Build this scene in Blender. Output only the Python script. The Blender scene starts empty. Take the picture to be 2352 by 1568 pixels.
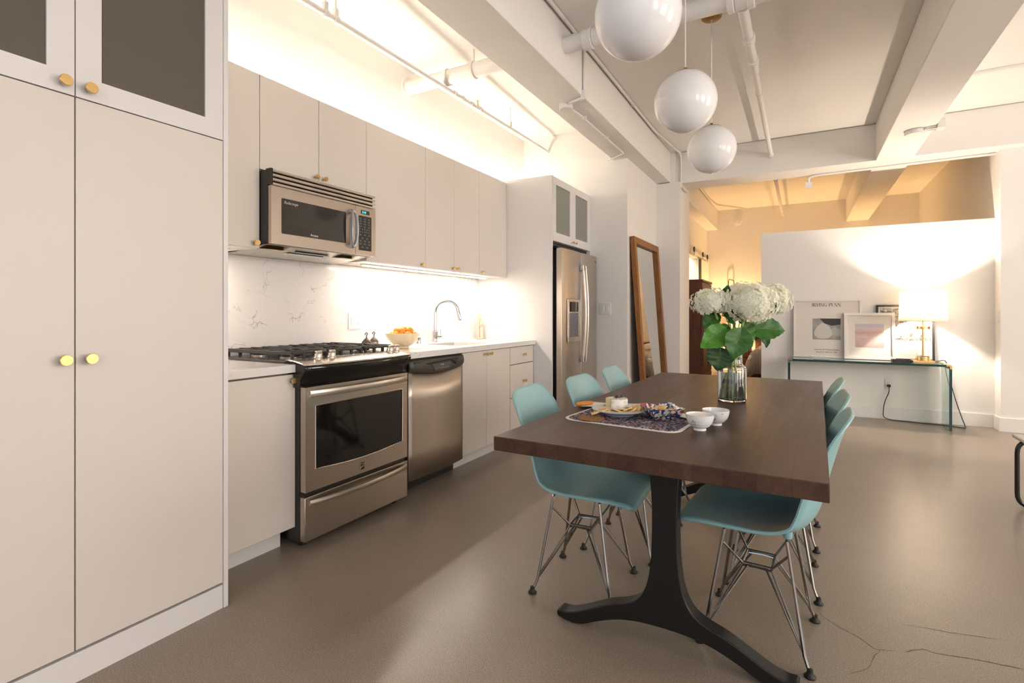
import bpy, bmesh, math, random
from mathutils import Vector, Matrix
random.seed(7)
SC = bpy.context.scene
COL = SC.collection
PI = math.pi

# ------------------------------------------------------------------ camera
F, CX, HY, H = 1190.0, 1176.0, 718.5, 1.168
TH = math.atan2(664.6, F); CT = math.cos(TH); ST = math.sin(TH)
cam = bpy.data.objects.new('camera', bpy.data.cameras.new('camera')); COL.objects.link(cam)
cam.data.sensor_width = 36; cam.data.lens = F / 2352 * 36
cam.data.shift_y = -(784 - HY) / 2352
cam.data.clip_start = 0.05
cam.location = (0, 0, H); cam.rotation_euler = (PI / 2, 0, TH)
SC.camera = cam
# ------------------------------------------------------------------ world, daylight, exposure
SC.view_settings.view_transform = 'Standard'; SC.view_settings.look = 'None'
SC.view_settings.exposure = 1.24; SC.view_settings.gamma = 1.0; SC.view_settings.use_curve_mapping = False
W = bpy.data.worlds.new('world'); SC.world = W; W.use_nodes = True
W.node_tree.nodes['Background'].inputs[0].default_value = (0.55, 0.68, 0.9, 1)
W.node_tree.nodes['Background'].inputs[1].default_value = 0.9
SC.cycles.use_denoising = True
SC.cycles.max_bounces = 7; SC.cycles.diffuse_bounces = 4; SC.cycles.glossy_bounces = 3; SC.cycles.transmission_bounces = 7
SC.cycles.use_adaptive_sampling = True; SC.cycles.adaptive_threshold = 0.12; SC.cycles.adaptive_min_samples = 16; SC.cycles.use_light_tree = True
SC.cycles.sample_clamp_indirect = 6.0; SC.cycles.caustics_refractive = True; SC.cycles.blur_glossy = 1.0; SC.cycles.caustics_reflective = False

WARM = (1.0, 0.885, 0.78); AMBER = (1.0, 0.59, 0.25); DAY = (0.96, 0.94, 1.0); WARM_FILL = (1.0, 0.87, 0.74)
P_DAY_BACK, P_SIDE_FILL = 28.0, 35.0
P_UNDER, P_UP, P_LAMP, P_BED = 4.0, 4.6, 44.0, 43.0

def area(name, loc, rot, sx, sy, power, color, parent=None, spread=None):
    d = bpy.data.lights.new(name, 'AREA'); d.shape = 'RECTANGLE'; d.size = sx; d.size_y = sy
    d.energy = power; d.color = color
    if spread: d.spread = spread
    o = bpy.data.objects.new(name, d); COL.objects.link(o); o.location = loc; o.rotation_euler = rot
    if parent: o.parent = parent; o.matrix_parent_inverse = parent.matrix_basis.inverted()
    return o
def point(name, loc, power, color, r=0.04, parent=None):
    d = bpy.data.lights.new(name, 'POINT'); d.energy = power; d.color = color; d.shadow_soft_size = r
    o = bpy.data.objects.new(name, d); COL.objects.link(o); o.location = loc
    if parent: o.parent = parent; o.matrix_parent_inverse = parent.matrix_basis.inverted()
    return o
# lights in unseen windows: cool day behind the camera, added warm fill at right
for x in (-0.9, 1.1, 3.1):
    area('window_fill', (x, -3.10, 1.75), (-PI / 2, 0, 0), 1.5, 1.9, P_DAY_BACK, DAY)
for y in (-1.2, 1.4, 4.0):
    area('window_fill', (4.90, y, 1.75), (0, PI / 2, 0), 1.9, 1.6, P_SIDE_FILL, WARM_FILL)  # warm tint added as fill for the room, no known source

# ------------------------------------------------------------------ helpers
def px(x, y, X=None, Y=None, Z=None, d=None):
    a = (x - CX) / F; b = -(y - HY) / F
    r = Vector((-ST + a * CT, CT + a * ST, b))
    t = d if d else (X / r.x if X is not None else (Y / r.y if Y is not None else (Z - H) / r.z))
    return Vector((0, 0, H)) + r * t

def rgb(h):
    return tuple(((c / 255) / 12.92 if c <= 10 else ((c / 255 + 0.055) / 1.055) ** 2.4) for c in h)

class MB:
    def __init__(s): s.v = []; s.f = []
    def add(s, vs, fs):
        o = len(s.v); s.v += [tuple(p) for p in vs]; s.f += [tuple(i + o for i in f) for f in fs]; return s
    def box(s, x0, x1, y0, y1, z0, z1):
        vs = [(x, y, z) for x in (x0, x1) for y in (y0, y1) for z in (z0, z1)]
        return s.add(vs, [(0, 1, 3, 2), (4, 6, 7, 5), (0, 4, 5, 1), (2, 3, 7, 6), (0, 2, 6, 4), (1, 5, 7, 3)])
    def obox(s, c, ax, ay, az):
        c, ax, ay, az = map(Vector, (c, ax, ay, az))
        vs = [c + ax * i + ay * j + az * k for i in (-1, 1) for j in (-1, 1) for k in (-1, 1)]
        return s.add(vs, [(0, 1, 3, 2), (4, 6, 7, 5), (0, 4, 5, 1), (2, 3, 7, 6), (0, 2, 6, 4), (1, 5, 7, 3)])
    def prism(s, poly, axis, a, b):
        def P(u, v, w): return {'x': (w, u, v), 'y': (u, w, v), 'z': (u, v, w)}[axis]
        n = len(poly)
        vs = [P(u, v, a) for u, v in poly] + [P(u, v, b) for u, v in poly]
        fs = [tuple(range(n)), tuple(range(2 * n - 1, n - 1, -1))] + [(i, (i + 1) % n, n + (i + 1) % n, n + i) for i in range(n)]
        return s.add(vs, fs)
    def tube(s, path, r, n=10, closed=False, caps=True, flat=1.0):
        P = [Vector(p) for p in path]; m = len(P)
        R = r if isinstance(r, (list, tuple)) else [r] * m
        T = []
        for i in range(m):
            a = P[(i - 1) % m] if (closed or i > 0) else P[i]
            b = P[(i + 1) % m] if (closed or i < m - 1) else P[i]
            t = (b - a); T.append(t.normalized() if t.length > 1e-9 else Vector((0, 0, 1)))
        up = Vector((0, 0, 1)) if abs(T[0].z) < 0.9 else Vector((1, 0, 0))
        N = (up - T[0] * up.dot(T[0])).normalized(); vs = []
        for i in range(m):
            N = (N - T[i] * N.dot(T[i]))
            N = N.normalized() if N.length > 1e-6 else T[i].orthogonal().normalized()
            B = T[i].cross(N)
            for k in range(n):
                a = 2 * PI * k / n
                vs.append(P[i] + (N * math.cos(a) * flat + B * math.sin(a)) * R[i])
        fs = []
        for i in range(m if closed else m - 1):
            j = (i + 1) % m
            for k in range(n):
                fs.append((i * n + k, i * n + (k + 1) % n, j * n + (k + 1) % n, j * n + k))
        if caps and not closed:
            fs.append(tuple(range(n - 1, -1, -1))); fs.append(tuple((m - 1) * n + k for k in range(n)))
        return s.add(vs, fs)
    def lathe(s, prof, c=(0, 0, 0), n=24, axis='z'):
        vs = []; fs = []
        for r, z in prof:
            for k in range(n):
                a = 2 * PI * k / n; u, v = r * math.cos(a), r * math.sin(a)
                p = {'z': (u, v, z), 'x': (z, u, v), 'y': (v, z, u)}[axis]
                vs.append((p[0] + c[0], p[1] + c[1], p[2] + c[2]))
        for i in range(len(prof) - 1):
            for k in range(n):
                fs.append((i * n + k, i * n + (k + 1) % n, (i + 1) * n + (k + 1) % n, (i + 1) * n + k))
        if prof[0][0] > 1e-6: fs.append(tuple(range(n - 1, -1, -1)))
        if prof[-1][0] > 1e-6: fs.append(tuple((len(prof) - 1) * n + k for k in range(n)))
        return s.add(vs, fs)
    def ball(s, c, r, n=16, m=10, sq=(1, 1, 1)):
        prof = [(max(1e-7, r * math.sin(PI * i / m)), -r * math.cos(PI * i / m)) for i in range(m + 1)]
        o = len(s.v); s.lathe(prof, (0, 0, 0), n)
        for i in range(o, len(s.v)):
            p = s.v[i]; s.v[i] = (p[0] * sq[0] + c[0], p[1] * sq[1] + c[1], p[2] * sq[2] + c[2])
        return s
    def grid(s, fn, nu, nv, wrap=False):
        vs = [fn(i / nu, j / nv) for i in range(nu + 1) for j in range(nv + 1)]
        fs = [(i * (nv + 1) + j, (i + 1) * (nv + 1) + j, (i + 1) * (nv + 1) + j + 1, i * (nv + 1) + j + 1) for i in range(nu) for j in range(nv)]
        return s.add(vs, fs)
    def face(s, pts): return s.add(pts, [tuple(range(len(pts)))])
    def xf(s, fn, start=0):
        for i in range(start, len(s.v)): s.v[i] = tuple(fn(Vector(s.v[i])))
        return s

INV = {}
def finish(name, mb, mat, bevel=0, smooth=True, solid=0, sub=0, ang=35, seg=2):
    me = bpy.data.meshes.new(name); me.from_pydata(mb.v, [], mb.f)
    bm = bmesh.new(); bm.from_mesh(me); bmesh.ops.remove_doubles(bm, verts=bm.verts, dist=1e-6)
    bmesh.ops.recalc_face_normals(bm, faces=bm.faces); bm.to_mesh(me); bm.free()
    if smooth:
        for p in me.polygons: p.use_smooth = True
        me.set_sharp_from_angle(angle=math.radians(ang))
    if mat: me.materials.append(mat)
    o = bpy.data.objects.new(name, me); COL.objects.link(o)
    if solid:
        m = o.modifiers.new('solid', 'SOLIDIFY'); m.thickness = abs(solid); m.offset = 1 if solid > 0 else -1
    if sub:
        m = o.modifiers.new('sub', 'SUBSURF'); m.levels = sub; m.render_levels = sub
    if bevel:
        m = o.modifiers.new('bevel', 'BEVEL'); m.width = bevel; m.segments = seg; m.limit_method = 'ANGLE'; m.angle_limit = math.radians(40)
    return o
def tag(o, label, cat, group=None):
    o['label'] = label; o['category'] = cat
    if group: o['group'] = group
    return o
def thing(name, loc, label, cat, group=None, rz=0):
    o = bpy.data.objects.new(name, None); COL.objects.link(o); o.empty_display_size = 0.05
    o.location = loc; o.rotation_euler = (0, 0, rz)
    INV[o] = (Matrix.Translation(loc) @ Matrix.Rotation(rz, 4, 'Z')).inverted()
    return tag(o, label, cat, group)
def part(name, mb, mat, parent, world=True, label=None, stuff=False, **k):
    if world:
        M = INV[parent]; mb = mb if not M else (mb.xf(lambda p: M @ p) or mb)
    o = finish(name, mb, mat, **k); o.parent = parent; INV[o] = INV.get(parent, Matrix())
    if label: o['label'] = label
    if stuff: o['kind'] = 'stuff'
    return o
def solo(name, mb, mat, label, cat, group=None, base=None, **k):
    b = Vector(base) if base is not None else None
    if b is None:
        xs, ys, zs = zip(*mb.v); b = Vector(((min(xs) + max(xs)) / 2, (min(ys) + max(ys)) / 2, min(zs)))
    mb.xf(lambda p: p - b); o = finish(name, mb, mat, **k); o.location = b
    INV[o] = Matrix.Translation(b).inverted()
    return tag(o, label, cat, group)
def struct(name, mb, mat, **k):
    o = finish(name, mb, mat, **k); o['kind'] = 'structure'; INV[o] = Matrix(); return o
def copytree(o, parent=None):
    c = o.copy(); COL.objects.link(c)
    if parent: c.parent = parent
    for ch in list(o.children): copytree(ch, c)
    return c
def text2d(body, size, align='LEFT', shear=0.0):
    cu = bpy.data.curves.new('t', 'FONT'); cu.body = body; cu.size = size; cu.align_x = align; cu.shear = shear; cu.resolution_u = 3
    ob = bpy.data.objects.new('t', cu); COL.objects.link(ob)
    dg = bpy.context.evaluated_depsgraph_get(); dg.update()
    me = bpy.data.meshes.new_from_object(ob.evaluated_get(dg))
    r = ([tuple(v.co) for v in me.vertices], [tuple(p.vertices) for p in me.polygons])
    bpy.data.objects.remove(ob); bpy.data.curves.remove(cu); bpy.data.meshes.remove(me)
    return r
def text_x(body, size, x, y, z, align='LEFT', shear=0.0, slope=0):   # lettering on a face that looks along +X
    v, f = text2d(body, size, align, shear)
    return MB().add([(x, y + a, z + b) for a, b, c in v], f)
def text_y(body, size, x, y, z, align='LEFT'):                         # lettering on a face that looks along -Y
    v, f = text2d(body, size, align)
    return MB().add([(x + a, y, z + b) for a, b, c in v], f)
def arc(c, r, a0, a1, n, u, v):
    c, u, v = Vector(c), Vector(u), Vector(v)
    return [c + u * (r * math.cos(a0 + (a1 - a0) * i / n)) + v * (r * math.sin(a0 + (a1 - a0) * i / n)) for i in range(n + 1)]
def spline(pts, n=8):
    out = []; m = len(pts)
    for i in range(m - 1):
        p0, p1, p2, p3 = pts[max(i - 1, 0)], pts[i], pts[i + 1], pts[min(i + 2, m - 1)]
        for k in range(n):
            t = k / n
            out.append(tuple(0.5 * (2 * b + (c - a) * t + (2 * a - 5 * b + 4 * c - d) * t * t + (3 * b - a - 3 * c + d) * t ** 3) for a, b, c, d in zip(p0, p1, p2, p3)))
    out.append(tuple(pts[-1])); return out
def rrect(u0, u1, v0, v1, r, n=5):
    P = []
    for cu, cv, a in ((u1 - r, v1 - r, 0), (u0 + r, v1 - r, PI / 2), (u0 + r, v0 + r, PI), (u1 - r, v0 + r, 1.5 * PI)):
        P += [(cu + r * math.cos(a + PI / 2 * i / n), cv + r * math.sin(a + PI / 2 * i / n)) for i in range(n + 1)]
    return P

# ------------------------------------------------------------------ materials
def M(name, col, rough=0.5, metal=0.0, spec=0.5, **k):
    m = bpy.data.materials.new(name); m.use_nodes = True; nt = m.node_tree; b = nt.nodes['Principled BSDF']
    b.inputs['Base Color'].default_value = (*col, 1); b.inputs['Roughness'].default_value = rough
    b.inputs['Metallic'].default_value = metal; b.inputs['Specular IOR Level'].default_value = spec
    for a, v in k.items():
        b.inputs[a.replace('_', ' ')].default_value = (*v, 1) if isinstance(v, tuple) and len(v) == 3 else v
    return m
def nodes(m): return m.node_tree, m.node_tree.nodes, m.node_tree.links, m.node_tree.nodes['Principled BSDF']
def coords(m, scale=(1, 1, 1), kind='Object'):
    nt, N, L, b = nodes(m); tc = N.new('ShaderNodeTexCoord'); mp = N.new('ShaderNodeMapping'); mp.inputs['Scale'].default_value = scale
    L.new(tc.outputs[kind], mp.inputs[0]); return mp.outputs[0]
def noise(m, vec, scale, detail=4, rough=0.55, dist=0):
    nt, N, L, b = nodes(m); n = N.new('ShaderNodeTexNoise'); L.new(vec, n.inputs['Vector'])
    n.inputs['Scale'].default_value = scale; n.inputs['Detail'].default_value = detail; n.inputs['Roughness'].default_value = rough; n.inputs['Distortion'].default_value = dist
    return n.outputs['Fac']
def ramp(m, fac, stops, interp='LINEAR'):
    nt, N, L, b = nodes(m); r = N.new('ShaderNodeValToRGB'); L.new(fac, r.inputs[0]); cr = r.color_ramp; cr.interpolation = interp
    while len(cr.elements) < len(stops): cr.elements.new(0.5)
    for e, (p, c) in zip(cr.elements, stops): e.position = p; e.color = (*c, 1) if len(c) == 3 else c
    return r.outputs[0]
def mix(m, fac, a, b_, mode='MIX'):
    nt, N, L, b = nodes(m); x = N.new('ShaderNodeMix'); x.data_type = 'RGBA'; x.blend_type = mode
    for s, v in ((0, fac), (6, a), (7, b_)):
        if isinstance(v, (int, float)): x.inputs[s].default_value = v
        elif isinstance(v, tuple): x.inputs[s].default_value = (*v, 1)
        else: L.new(v, x.inputs[s])
    return x.outputs[2]
def bump(m, h, strength=0.1, dist=0.01):
    nt, N, L, b = nodes(m); n = N.new('ShaderNodeBump'); n.inputs['Strength'].default_value = strength; n.inputs['Distance'].default_value = dist
    L.new(h, n.inputs['Height']); L.new(n.outputs[0], b.inputs['Normal'])
def setin(m, sock, out): nodes(m)[2].new(out, nodes(m)[3].inputs[sock])

def paint(name, col, rough=0.55, grain=0.06, scale=180):
    m = M(name, col, rough); v = coords(m); n = noise(m, v, 1.3, 3)
    setin(m, 'Base Color', mix(m, n, tuple(c * 0.97 for c in col), tuple(min(1, c * 1.02) for c in col)))
    bump(m, noise(m, v, scale, 3), grain, 0.003); return m
WALL = paint('wall_paint', (0.86, 0.84, 0.805))
CEIL = paint('ceiling_paint', (0.87, 0.845, 0.805), 0.7, 0.15, 60)
CONC = paint('painted_concrete', (0.85, 0.825, 0.785), 0.6, 0.5, 45)
TRIM = M('trim_paint', (0.84, 0.825, 0.80), 0.38)
CAB = paint('cabinet_lacquer', (0.73, 0.68, 0.625), 0.42, 0.02, 300)
CABW = paint('cabinet_panel_white', (0.77, 0.75, 0.735), 0.42, 0.02, 300)
SEAMD = M('cabinet_shadow_gap', (0.16, 0.135, 0.11), 0.8)
WHITEP = M('white_plastic', (0.82, 0.81, 0.79), 0.35)
BLACKP = M('black_plastic', (0.014, 0.013, 0.012), 0.38)
BLACKG = M('black_gloss', (0.006, 0.0055, 0.005), 0.06, 0, 0.6)
CHAR = M('charcoal_plastic', (0.05, 0.043, 0.036), 0.42)
RUBBER = M('black_rubber', (0.010, 0.010, 0.010), 0.55)
BRASS = M('brushed_brass', (0.78, 0.53, 0.22), 0.28, 1.0)
CHROME = M('chrome', (0.58, 0.58, 0.59), 0.06, 1.0)
WIRE = M('polished_steel_wire', (0.30, 0.285, 0.27), 0.24, 1.0)
GREYM = M('grey_handle_metal', (0.42, 0.43, 0.46), 0.30, 0.6)
def steelmat(name, col, rough, scale):
    m = M(name, col, rough, 1.0); v = coords(m, scale); n = noise(m, v, 6, 3)
    setin(m, 'Roughness', ramp(m, n, [(0.3, (rough * 0.95,) * 3), (0.7, (rough * 1.06,) * 3)]))
    w = noise(m, coords(m), 1.6, 2); setin(m, 'Base Color', mix(m, w, tuple(c * 0.96 for c in col), tuple(min(1, c * 1.03) for c in col)))
    bump(m, n, 0.012, 0.001); return m
STEEL = steelmat('brushed_steel', (0.53, 0.46, 0.39), 0.33, (160, 2, 160))
STEELV = steelmat('brushed_steel_upright', (0.56, 0.50, 0.44), 0.31, (160, 160, 1.5))
STEELB = steelmat('bright_steel_trim', (0.66, 0.60, 0.53), 0.27, (160, 2, 160))
HSTEEL = M('handle_steel', (0.60, 0.54, 0.47), 0.30, 1.0)
IRON = M('cast_iron', (0.028, 0.026, 0.025), 0.48)
LEGM = M('blackened_steel_leg', (0.010, 0.0092, 0.0095), 0.36, 0.0, 0.30)
LED = M('led_strip', (1, 1, 1), 0.5, Emission_Color=(1.0, 0.83, 0.62), Emission_Strength=9.0)
OPAL = M('opal_glass', (0.88, 0.88, 0.885), 0.14, 0, 0.38)
CORD = M('white_cord', (0.78, 0.76, 0.72), 0.5)
CORDB = M('black_cord', (0.02, 0.018, 0.017), 0.5)

def m_floor():
    m = M('polished_concrete', (0.34, 0.285, 0.235), 0.34, 0, 0.5); v = coords(m)
    big = noise(m, v, 0.9, 5, 0.6); mid = noise(m, v, 4.0, 3, 0.5); fine = noise(m, v, 240, 3, 0.7); sp = noise(m, v, 420, 2, 0.5)
    c = ramp(m, big, [(0.25, (0.215, 0.168, 0.128)), (0.5, (0.285, 0.229, 0.179)), (0.75, (0.345, 0.281, 0.224))])
    c = mix(m, 0.22, c, ramp(m, mid, [(0.3, (0.20, 0.158, 0.122)), (0.7, (0.32, 0.262, 0.21))]))
    c = mix(m, 0.47, c, ramp(m, fine, [(0.34, (0.075, 0.058, 0.044)), (0.5, (0.235, 0.190, 0.149)), (0.66, (0.52, 0.44, 0.36))]))
    c = mix(m, ramp(m, sp, [(0.64, (0, 0, 0)), (0.70, (1, 1, 1))]), c, (0.58, 0.51, 0.43))
    setin(m, 'Base Color', c)
    nodes(m)[3].inputs['Roughness'].default_value = 0.28
    bump(m, fine, 0.012, 0.001); return m
FLOOR = m_floor()
CRACK = M('floor_crack', (0.13, 0.10, 0.08), 0.8)
def m_quartz():
    m = M('white_quartz', (0.80, 0.775, 0.755), 0.16); v = coords(m)
    nt, N, L, b = nodes(m)
    d = N.new('ShaderNodeTexNoise'); L.new(v, d.inputs['Vector']); d.inputs['Scale'].default_value = 5; d.inputs['Detail'].default_value = 6
    mx = N.new('ShaderNodeMix'); mx.data_type = 'RGBA'; mx.blend_type = 'ADD'; mx.inputs[0].default_value = 0.35; L.new(v, mx.inputs[6]); L.new(d.outputs['Color'], mx.inputs[7])
    vo = N.new('ShaderNodeTexVoronoi'); vo.feature = 'DISTANCE_TO_EDGE'; vo.inputs['Scale'].default_value = 5.2; L.new(mx.outputs[2], vo.inputs['Vector'])
    line = ramp(m, vo.outputs['Distance'], [(0.0, (1, 1, 1)), (0.018, (0, 0, 0))])
    msk = ramp(m, noise(m, v, 7, 4), [(0.50, (0, 0, 0)), (0.62, (1, 1, 1))])
    setin(m, 'Base Color', mix(m, mix(m, 1.0, line, msk, 'MULTIPLY'), (0.80, 0.775, 0.755), (0.42, 0.40, 0.385))); return m
QUARTZ = m_quartz()
def m_wood(name, cols, scale, rough=0.4, grain=14, stretch=(9, 0.7, 9)):
    m = M(name, cols[1], rough, 0, 0.26); v = coords(m, stretch); n = noise(m, v, grain / 10, 7, 0.62, 1.2); n2 = noise(m, v, grain, 3, 0.6)
    c = ramp(m, n, [(0.28, cols[0]), (0.5, cols[1]), (0.74, cols[2])])
    setin(m, 'Base Color', mix(m, 0.25, c, ramp(m, n2, [(0.3, cols[0]), (0.7, cols[2])])))
    setin(m, 'Roughness', ramp(m, n, [(0.3, (rough * 0.85,) * 3), (0.7, (rough * 1.15,) * 3)]))
    bump(m, n2, 0.05, 0.002); return m
TABLEW = m_wood('dark_walnut_top', ((0.046, 0.0215, 0.0140), (0.072, 0.0370, 0.0245), (0.105, 0.0570, 0.0385)), 1, 0.36)
def staves(m):
    nt, N, L, b = nodes(m); tc = N.new('ShaderNodeTexCoord'); sp = N.new('ShaderNodeSeparateXYZ'); cb = N.new('ShaderNodeCombineXYZ'); br = N.new('ShaderNodeTexBrick')
    L.new(tc.outputs['Object'], sp.inputs[0]); L.new(sp.outputs[1], cb.inputs[0]); L.new(sp.outputs[0], cb.inputs[1]); L.new(cb.outputs[0], br.inputs['Vector'])
    br.inputs['Scale'].default_value = 1.0; br.inputs['Brick Width'].default_value = 0.75; br.inputs['Row Height'].default_value = 0.081; br.inputs['Mortar Size'].default_value = 0.0007
    br.inputs['Color1'].default_value = (.82, .80, .78, 1); br.inputs['Color2'].default_value = (1.16, 1.14, 1.12, 1); br.inputs['Mortar'].default_value = (.55, .52, .5, 1)
    src = b.inputs['Base Color'].links[0].from_socket; setin(m, 'Base Color', mix(m, 1.0, src, br.outputs['Color'], 'MULTIPLY'))
staves(TABLEW)
TEAK = m_wood('teak', ((0.17, 0.062, 0.018), (0.27, 0.108, 0.032), (0.36, 0.155, 0.05)), 1, 0.42, 14, (12, 12, 1))
WALNUT = m_wood('red_walnut', ((0.075, 0.028, 0.016), (0.115, 0.046, 0.027), (0.16, 0.068, 0.04)), 1, 0.42, 14, (12, 12, 1))
def m_aqua():
    m = M('aqua_plastic', (0.27, 0.475, 0.495), 0.38, 0, 0.4); v = coords(m); bump(m, noise(m, v, 500, 2), 0.03, 0.001); return m
AQUA = m_aqua()
def glass(name, col, rough=0.0, ior=1.45):
    return M(name, col, rough, 0, 0.5, Transmission_Weight=1.0, IOR=ior)
VGLASS = glass('clear_glass', (0.97, 0.99, 0.98)); WATER = glass('water', (0.97, 0.99, 0.97), 0, 1.33)
CGLASS = glass('green_tinted_glass', (0.70, 0.88, 0.82)); CEDGE = M('deep_green_glass_edge', (0.004, 0.060, 0.058), 0.08, 0, 0.6)
FROSTD = M('smoked_cabinet_glass', (0.13, 0.112, 0.092), 0.17, 0, 0.5)
FROSTG = M('frosted_green_glass', (0.24, 0.245, 0.215), 0.22, 0, 0.5)
MIRROR = M('mirror_silver', (0.86, 0.88, 0.86), 0.015, 1.0)
def m_shade(name, col, em, es):
    m = bpy.data.materials.new(name); m.use_nodes = True; nt = m.node_tree; N = nt.nodes; L = nt.links; N.remove(N['Principled BSDF'])
    d = N.new('ShaderNodeBsdfDiffuse'); t = N.new('ShaderNodeBsdfTranslucent'); mx = N.new('ShaderNodeMixShader'); mx.inputs[0].default_value = 0.45
    d.inputs[0].default_value = (*col, 1); t.inputs[0].default_value = (*col, 1); L.new(d.outputs[0], mx.inputs[1]); L.new(t.outputs[0], mx.inputs[2])
    L.new(mx.outputs[0], N['Material Output'].inputs[0]); return m
SHADE = m_shade('linen_shade', (0.85, 0.80, 0.72), 0, 0)
PETAL = m_shade('hydrangea_petal', (0.95, 0.945, 0.84), 0, 0)
def m_leaf(name, a, b_):
    m = M(name, a, 0.42, 0, 0.4); v = coords(m); setin(m, 'Base Color', ramp(m, noise(m, v, 28, 4), [(0.3, a), (0.7, b_)])); return m
LEAF = m_leaf('hydrangea_leaf', (0.020, 0.090, 0.010), (0.045, 0.16, 0.018)); LEAFB = m_leaf('bright_leaf', (0.045, 0.20, 0.010), (0.08, 0.27, 0.016))
LEAFD = m_leaf('dark_leaf', (0.010, 0.05, 0.010), (0.024, 0.085, 0.016)); VEIN = M('leaf_vein', (0.16, 0.30, 0.06), 0.5)
STEMM = m_leaf('flower_stem', (0.26, 0.36, 0.08), (0.42, 0.50, 0.16)); STEMN = M('stem_node', (0.20, 0.10, 0.05), 0.6)
CREAM = M('cream_glaze', (0.80, 0.66, 0.44), 0.28); PORC = M('white_porcelain', (0.80, 0.80, 0.79), 0.14)
def m_orange():
    m = M('orange_peel', (0.86, 0.33, 0.018), 0.42); v = coords(m); bump(m, noise(m, v, 160, 2), 0.2, 0.002); return m
ORANGE = m_orange()

# ------------------------------------------------------------------ room shell
XW, XA, YA, YC = -2.833, -1.60, 5.36, 6.60         # kitchen wall, hall wall, alcove end wall, column face
XR, YB, YBK, ZC = 4.95, 10.88, -3.15, 3.18
struct('floor', MB().box(XW - .15, XR + .15, YBK - .15, YB + .15, -0.10, 0.0), FLOOR)
struct('ceiling', MB().box(XW - .15, XR + .15, YBK - .15, YB + .15, ZC, ZC + .12), CEIL)
struct('wall_kitchen', MB().box(XW - .12, XW, YBK, YA, 0, ZC), WALL)
struct('wall_alcove', MB().box(XW, XA, YA, YC, 0, ZC), WALL)
col = struct('wall_column', MB().box(XA, -1.31, YC, 7.20, 0, 2.79), CONC)
part('column_cap', MB().box(-1.435, -1.375, YC + .03, 6.69, 2.785, ZC), CONC, col)
# bedroom left wall with a doorway, and what lies behind it
bl = MB(); bl.box(-1.76, -1.64, 7.2, 8.95, 0, ZC); bl.box(-1.76, -1.64, 9.93, YB, 0, ZC); bl.box(-1.76, -1.64, 8.95, 9.93, 2.16, ZC)
struct('wall_bedroom_left', bl, WALL)
struct('wall_closet', MB().box(-3.0, -2.9, 8.2, 10.88, 0, ZC).box(-2.9, -1.76, 8.2, 8.3, 0, ZC), WALL)
struct('wall_bedroom_back', MB().box(-3.0, 1.84, YB, YB + .12, 0, ZC), WALL)
struct('wall_bedroom_right', MB().box(1.72, 1.84, 6.94, YB, 0, ZC), WALL)
struct('wall_partition', MB().box(-0.427, 1.72, 7.0, 7.11, 0, 2.135), WALL)
struct('wall_right_pier', MB().box(1.72, XR, 6.82, 6.94, 0, ZC), WALL)
def wall_with_holes(name, axis, c0, c1, a0, a1, holes, mat):
    m = MB(); z0, z1 = 0.8, 2.7
    def B(u0, u1, zz0, zz1):
        if axis == 'y': m.box(u0, u1, c0, c1, zz0, zz1)
        else: m.box(c0, c1, u0, u1, zz0, zz1)
    B(a0, a1, 0, z0); B(a0, a1, z1, ZC); e = a0
    for h0, h1 in holes: B(e, h0, z0, z1); e = h1
    B(e, a1, z0, z1); return struct(name, m, mat)
wall_with_holes('wall_behind', 'y', YBK - .12, YBK, XW, XR, [(-1.65, -.15), (.35, 1.85), (2.35, 3.85)], WALL)
wall_with_holes('wall_right', 'x', XR, XR + .12, YBK, 6.94, [(-2.0, -.4), (.6, 2.2), (3.2, 4.8)], WALL)
FRAMEM = M('window_frame_paint', (0.75, 0.75, 0.74), 0.4); PANE = glass('window_glass', (1, 1, 1), 0, 1.05)
k = 0
for axis, c, spans in (('y', YBK - .07, [(-1.65, -.15), (.35, 1.85), (2.35, 3.85)]), ('x', XR + .07, [(-2.0, -.4), (.6, 2.2), (3.2, 4.8)])):
    for a, b in spans:
        k += 1; fr = MB(); pn = MB(); w = .03
        bars = [(a, a + .05, .8, 2.7), (b - .05, b, .8, 2.7), (a, b, .8, .85), (a, b, 2.65, 2.7)]
        bars += [(a + (b - a) * i / 3 - .015, a + (b - a) * i / 3 + .015, .8, 2.7) for i in (1, 2)] + [(a, b, .8 + 1.9 * i / 4 - .015, .8 + 1.9 * i / 4 + .015) for i in (1, 2, 3)]
        for u0, u1, z0, z1 in bars:
            fr.box(u0, u1, c - w, c + w, z0, z1) if axis == 'y' else fr.box(c - w, c + w, u0, u1, z0, z1)
        wo = struct('window_%d' % k, fr, FRAMEM)
        pn.box(a, b, c - .003, c + .003, .8, 2.7) if axis == 'y' else pn.box(c - .003, c + .003, a, b, .8, 2.7)
        part('pane', pn, PANE, wo)
# beams
struct('ceiling_beam_kitchen', MB().box(-1.755, -1.435, YBK, 6.69, 2.80, ZC - .001), CONC, bevel=.006)
struct('ceiling_beam_bedroom', MB().box(-1.76, -1.435, 7.06, YB, 2.80, ZC - .001), CONC, bevel=.006)
struct('ceiling_beam_far', MB().box(-1.76, XR, 6.69, 7.06, 2.785, ZC - .001), CONC, bevel=.006)
struct('ceiling_beam_right', MB().box(.690, 1.018, YBK, 6.69, 2.785, ZC - .001), CONC, bevel=.006)
struct('ceiling_beam_right_bedroom', MB().box(.690, 1.018, 7.06, YB, 2.785, ZC - .001), CONC, bevel=.006)
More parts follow.
